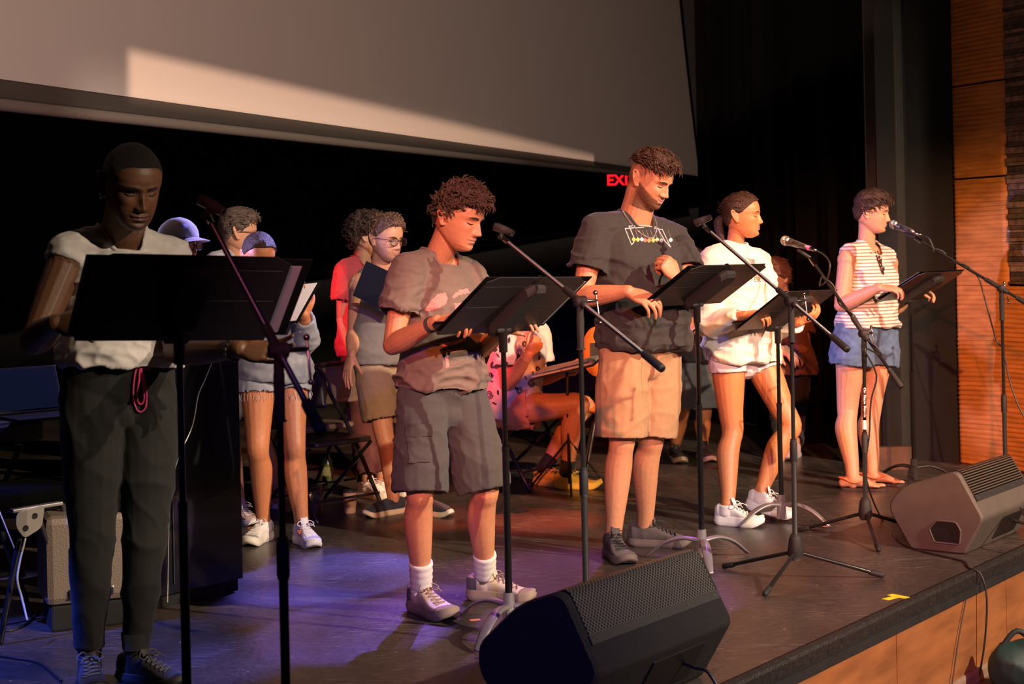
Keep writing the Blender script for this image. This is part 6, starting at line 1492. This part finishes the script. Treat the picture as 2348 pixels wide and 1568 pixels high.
for cx, cy, r0, an in [(1126, 788, 7, 1.9), (1150, 800, 9, .7), (1150, 800, 8, 2.2), (1167, 780, 8, 1.7), (1190, 822, 12, 1.3), (1222, 857, 6, 1.5), (1127, 874, 5, .3), (1205, 866, 5, 1.2), (1142, 815, 6, 1.0), (1183, 890, 8, .6), (1128, 835, 7, 1.8), (1142, 900, 6, 1.4), (1200, 770, 5, .5), (1236, 820, 6, 1.6), (1240, 892, 5, 1.0), (1134, 925, 6, .4)]:
    poly = [(cx + r0 * math.cos(t) * math.cos(an) - r0 * .34 * math.sin(t) * math.sin(an), cy + r0 * math.cos(t) * math.sin(an) + r0 * .34 * math.sin(t) * math.cos(an)) for t in np.linspace(0, 2 * math.pi, 13)[:-1]]
    q = decal_fill(p.bvh, poly, 1.6, .002)
    if q: mk('print_leaf', [q], INK, sh)
p.bottoms(cloth('shorts_coral', (.62, .24, .13)), 'shorts', .12, length=.42, r=(.108, .112, .115), fold=.005, seed=42)
for sd in 'RL':
    p.sock(sd, cloth('sock_black', (0, 0, 0)), .085, .042)
    p.shoe(sd, cloth('runner_yellow', (.85, .50, .04), .6), mat('sole_yellow', (.90, .62, .08), .6), L=.29, lace=(.9, .6, .1), solet=.036)
watch(p, 'R', mat('strap_skin', (.35, .18, .1), .6), .031)
# flat book stand before him
Bc = W(1300, 845, 9.0); x_ = nrm([.86, -.3, .20]); y_ = nrm([.3, .95, .12]); y_ = nrm(y_ - x_ * x_.dot(y_)); M = np.stack([x_, y_, np.cross(x_, y_)], 1)
rt = root('music_stand', np.array([Bc[0], Bc[1], 0]), 'low music stand with pink-lit pages beside the seated man', 'music stand')
mk('desk', [box(Bc, (.40, .26, .008), M, .002)], STM, rt, smooth=False); mk('pole', [tube([Bc - ZUP * .01, np.array([Bc[0], Bc[1], .05])], .009, 10)], STM2, rt)
for a in (30, 150, 270): dd = np.array([math.cos(math.radians(a)), math.sin(math.radians(a)), 0]); mk('leg', [tube([np.array([Bc[0], Bc[1], .30]), np.array([Bc[0], Bc[1], .01]) + dd * .26], .007, 8)], STM2, rt)
rt = root('script_binder', Bc, 'open white script binder on the low music stand', 'binder')
for s in (-1, 1): mk('page_stack', [box(Bc + M[:, 2] * .014 + x_ * s * .095, (.185, .235, .016), M, .003)], PAPER, rt, smooth=False)
mk('ring_bar', [box(Bc + M[:, 2] * .024 - y_ * .115, (.36, .012, .010), M, .003)], CHR2, rt, smooth=False)
# orange round panel behind
Oc = W(1368, 806, 9.55); n_ = nrm([-.1, -1, .05]); x_ = nrm(np.cross(ZUP, n_)) * -1; y_ = np.cross(n_, x_) * -1; y_ = y_ if y_[2] > 0 else -y_
rt = root('chair_back', np.array([Oc[0], Oc[1], 0]), 'orange rounded chair back with a dark slot behind the tan shorts', 'chair')
V, Fc = tube([Oc - n_ * .0, Oc + n_ * .03], [[.09, .155], [.085, .15]], 30, 'ff', ref=x_); mk('back', (V, Fc), mat('orange_plastic', (.80, .18, .03), .5), rt)
mk('slot', [box(Oc + n_ * .034 - x_ * .005, (.085, .11, .006), np.stack([x_, y_, n_], 1))], BLK, rt, smooth=False)
mk('post', [tube([Oc - y_ * .13 - n_ * .02, np.array([Oc[0], Oc[1] + .05, .40])], .02, 12)], STM2, rt); mk('seat', [ell(np.array([Oc[0] + .05, Oc[1] - .15, .44]), (.2, .2, .03))], mat('orange_plastic', (0, 0, 0)), rt)
for a in (45, 135, 225, 315): dd = np.array([math.cos(math.radians(a)), math.sin(math.radians(a)), 0]); mk('leg', [tube([np.array([Oc[0] + .05, Oc[1] - .15, .42]) + dd * .1, np.array([Oc[0] + .05, Oc[1] - .15, .012]) + dd * .22], .011, 8)], STM2, rt)
# man in dark shirt and denim shorts between the two
p = simple(10.2, dict(RS=(1560, 672, -.06), LS=(1632, 670, .08), RE=(1550, 775, -.08), RW=(1572, 730, -.26), LE=(1642, 775, .06), LW=(1605, 740, -.2),
        RH=(1578, 815, -.03), LH=(1620, 815, .05), RK=(1560, 950, -.05), LK=(1612, 950, .03), RA=(1548, 1024), LA=(1612, 1022)), (1588, 612, -.12, 62, 24, 0, 1.0),
        'reader in a dark shirt and grey-blue shorts in the dark behind the woman', TAN, dict(R=(.1, -1), L=(.2, -1)), g=1.0)
p.hair([hair_shell(.016, .01, .01, 5, .002)], (.03, .018, .012), .5)
p.shirt(cloth('shirt_navy', (.035, .032, .045)), hem=-.10, infl=.024, loose=.8, sleeve=.6, srad=(.08, .09), fold=.005, seed=44)
p.bottoms(cloth('shorts_bluegrey', (.17, .20, .24), .9), 'shorts', .1, length=.88, r=(.108, .118, .120), fold=.004, seed=46)
for sd in 'RL': p.shoe(sd, cloth('trainer_black', (0, 0, 0)), mat('sole_pale', (.5, .42, .38), .7), L=.28, laces=False)
fo = W(1583, 752, 9.85); x_ = nrm([.8, -.2, .55]); y_ = nrm([.2, .9, .3]); y_ = nrm(y_ - x_ * x_.dot(y_)); M = np.stack([x_, y_, np.cross(x_, y_)], 1)
rt = root('folder', fo, 'dark folder held low by the reader in grey-blue shorts', 'folder'); mk('cover', [box(fo, (.24, .22, .010), M, .001)], FOLD, rt, smooth=False); mk('page', [box(fo + M[:, 2] * .007, (.22, .20, .003), M)], PAPER, rt, smooth=False)
# red-lit reader at the curtain
p = simple(10.6, dict(RS=(1832, 722, .05), LS=(1762, 722, -.05), RE=(1848, 800, -.02), RW=(1800, 800, -.2), LE=(1755, 800, -.1), LW=(1790, 800, -.25),
        RH=(1826, 840, .03), LH=(1788, 840, -.03), RK=(1822, 945, -.03), LK=(1790, 945, -.05), RA=(1822, 1018), LA=(1795, 1020)), (1776, 636, -.05, 140, 18, 0, 1.05),
        'red-lit reader with wavy hair looking down in front of the curtain', (.55, .28, .18), dict(R=(-.4, -.9), L=(-.5, -.85)), g=1.0)
p.hair([hair_shell(.022, .022, .026, 5, .003, hl=-.02)] + hair_locks(160, .05, .006, .006, .004, 91, (0, -.5, -.8), top=.022, zmin=-.07, spread=.4), (.16, .06, .03), .45)
p.shirt(cloth('shirt_rust', (.22, .10, .05)), hem=-.14, infl=.026, loose=.8, sleeve=.6, srad=(.08, .09), fold=.005, seed=48)
p.bottoms(cloth('trousers_black', (.02, .018, .018)), 'trousers', .1, full=(.095, .10, .08, .07, .066, .06), fold=.004)
for sd in 'RL': p.shoe(sd, cloth('sneaker_pink', (0, 0, 0)), mat('sole_pale', (0, 0, 0)), L=.26, laces=False)
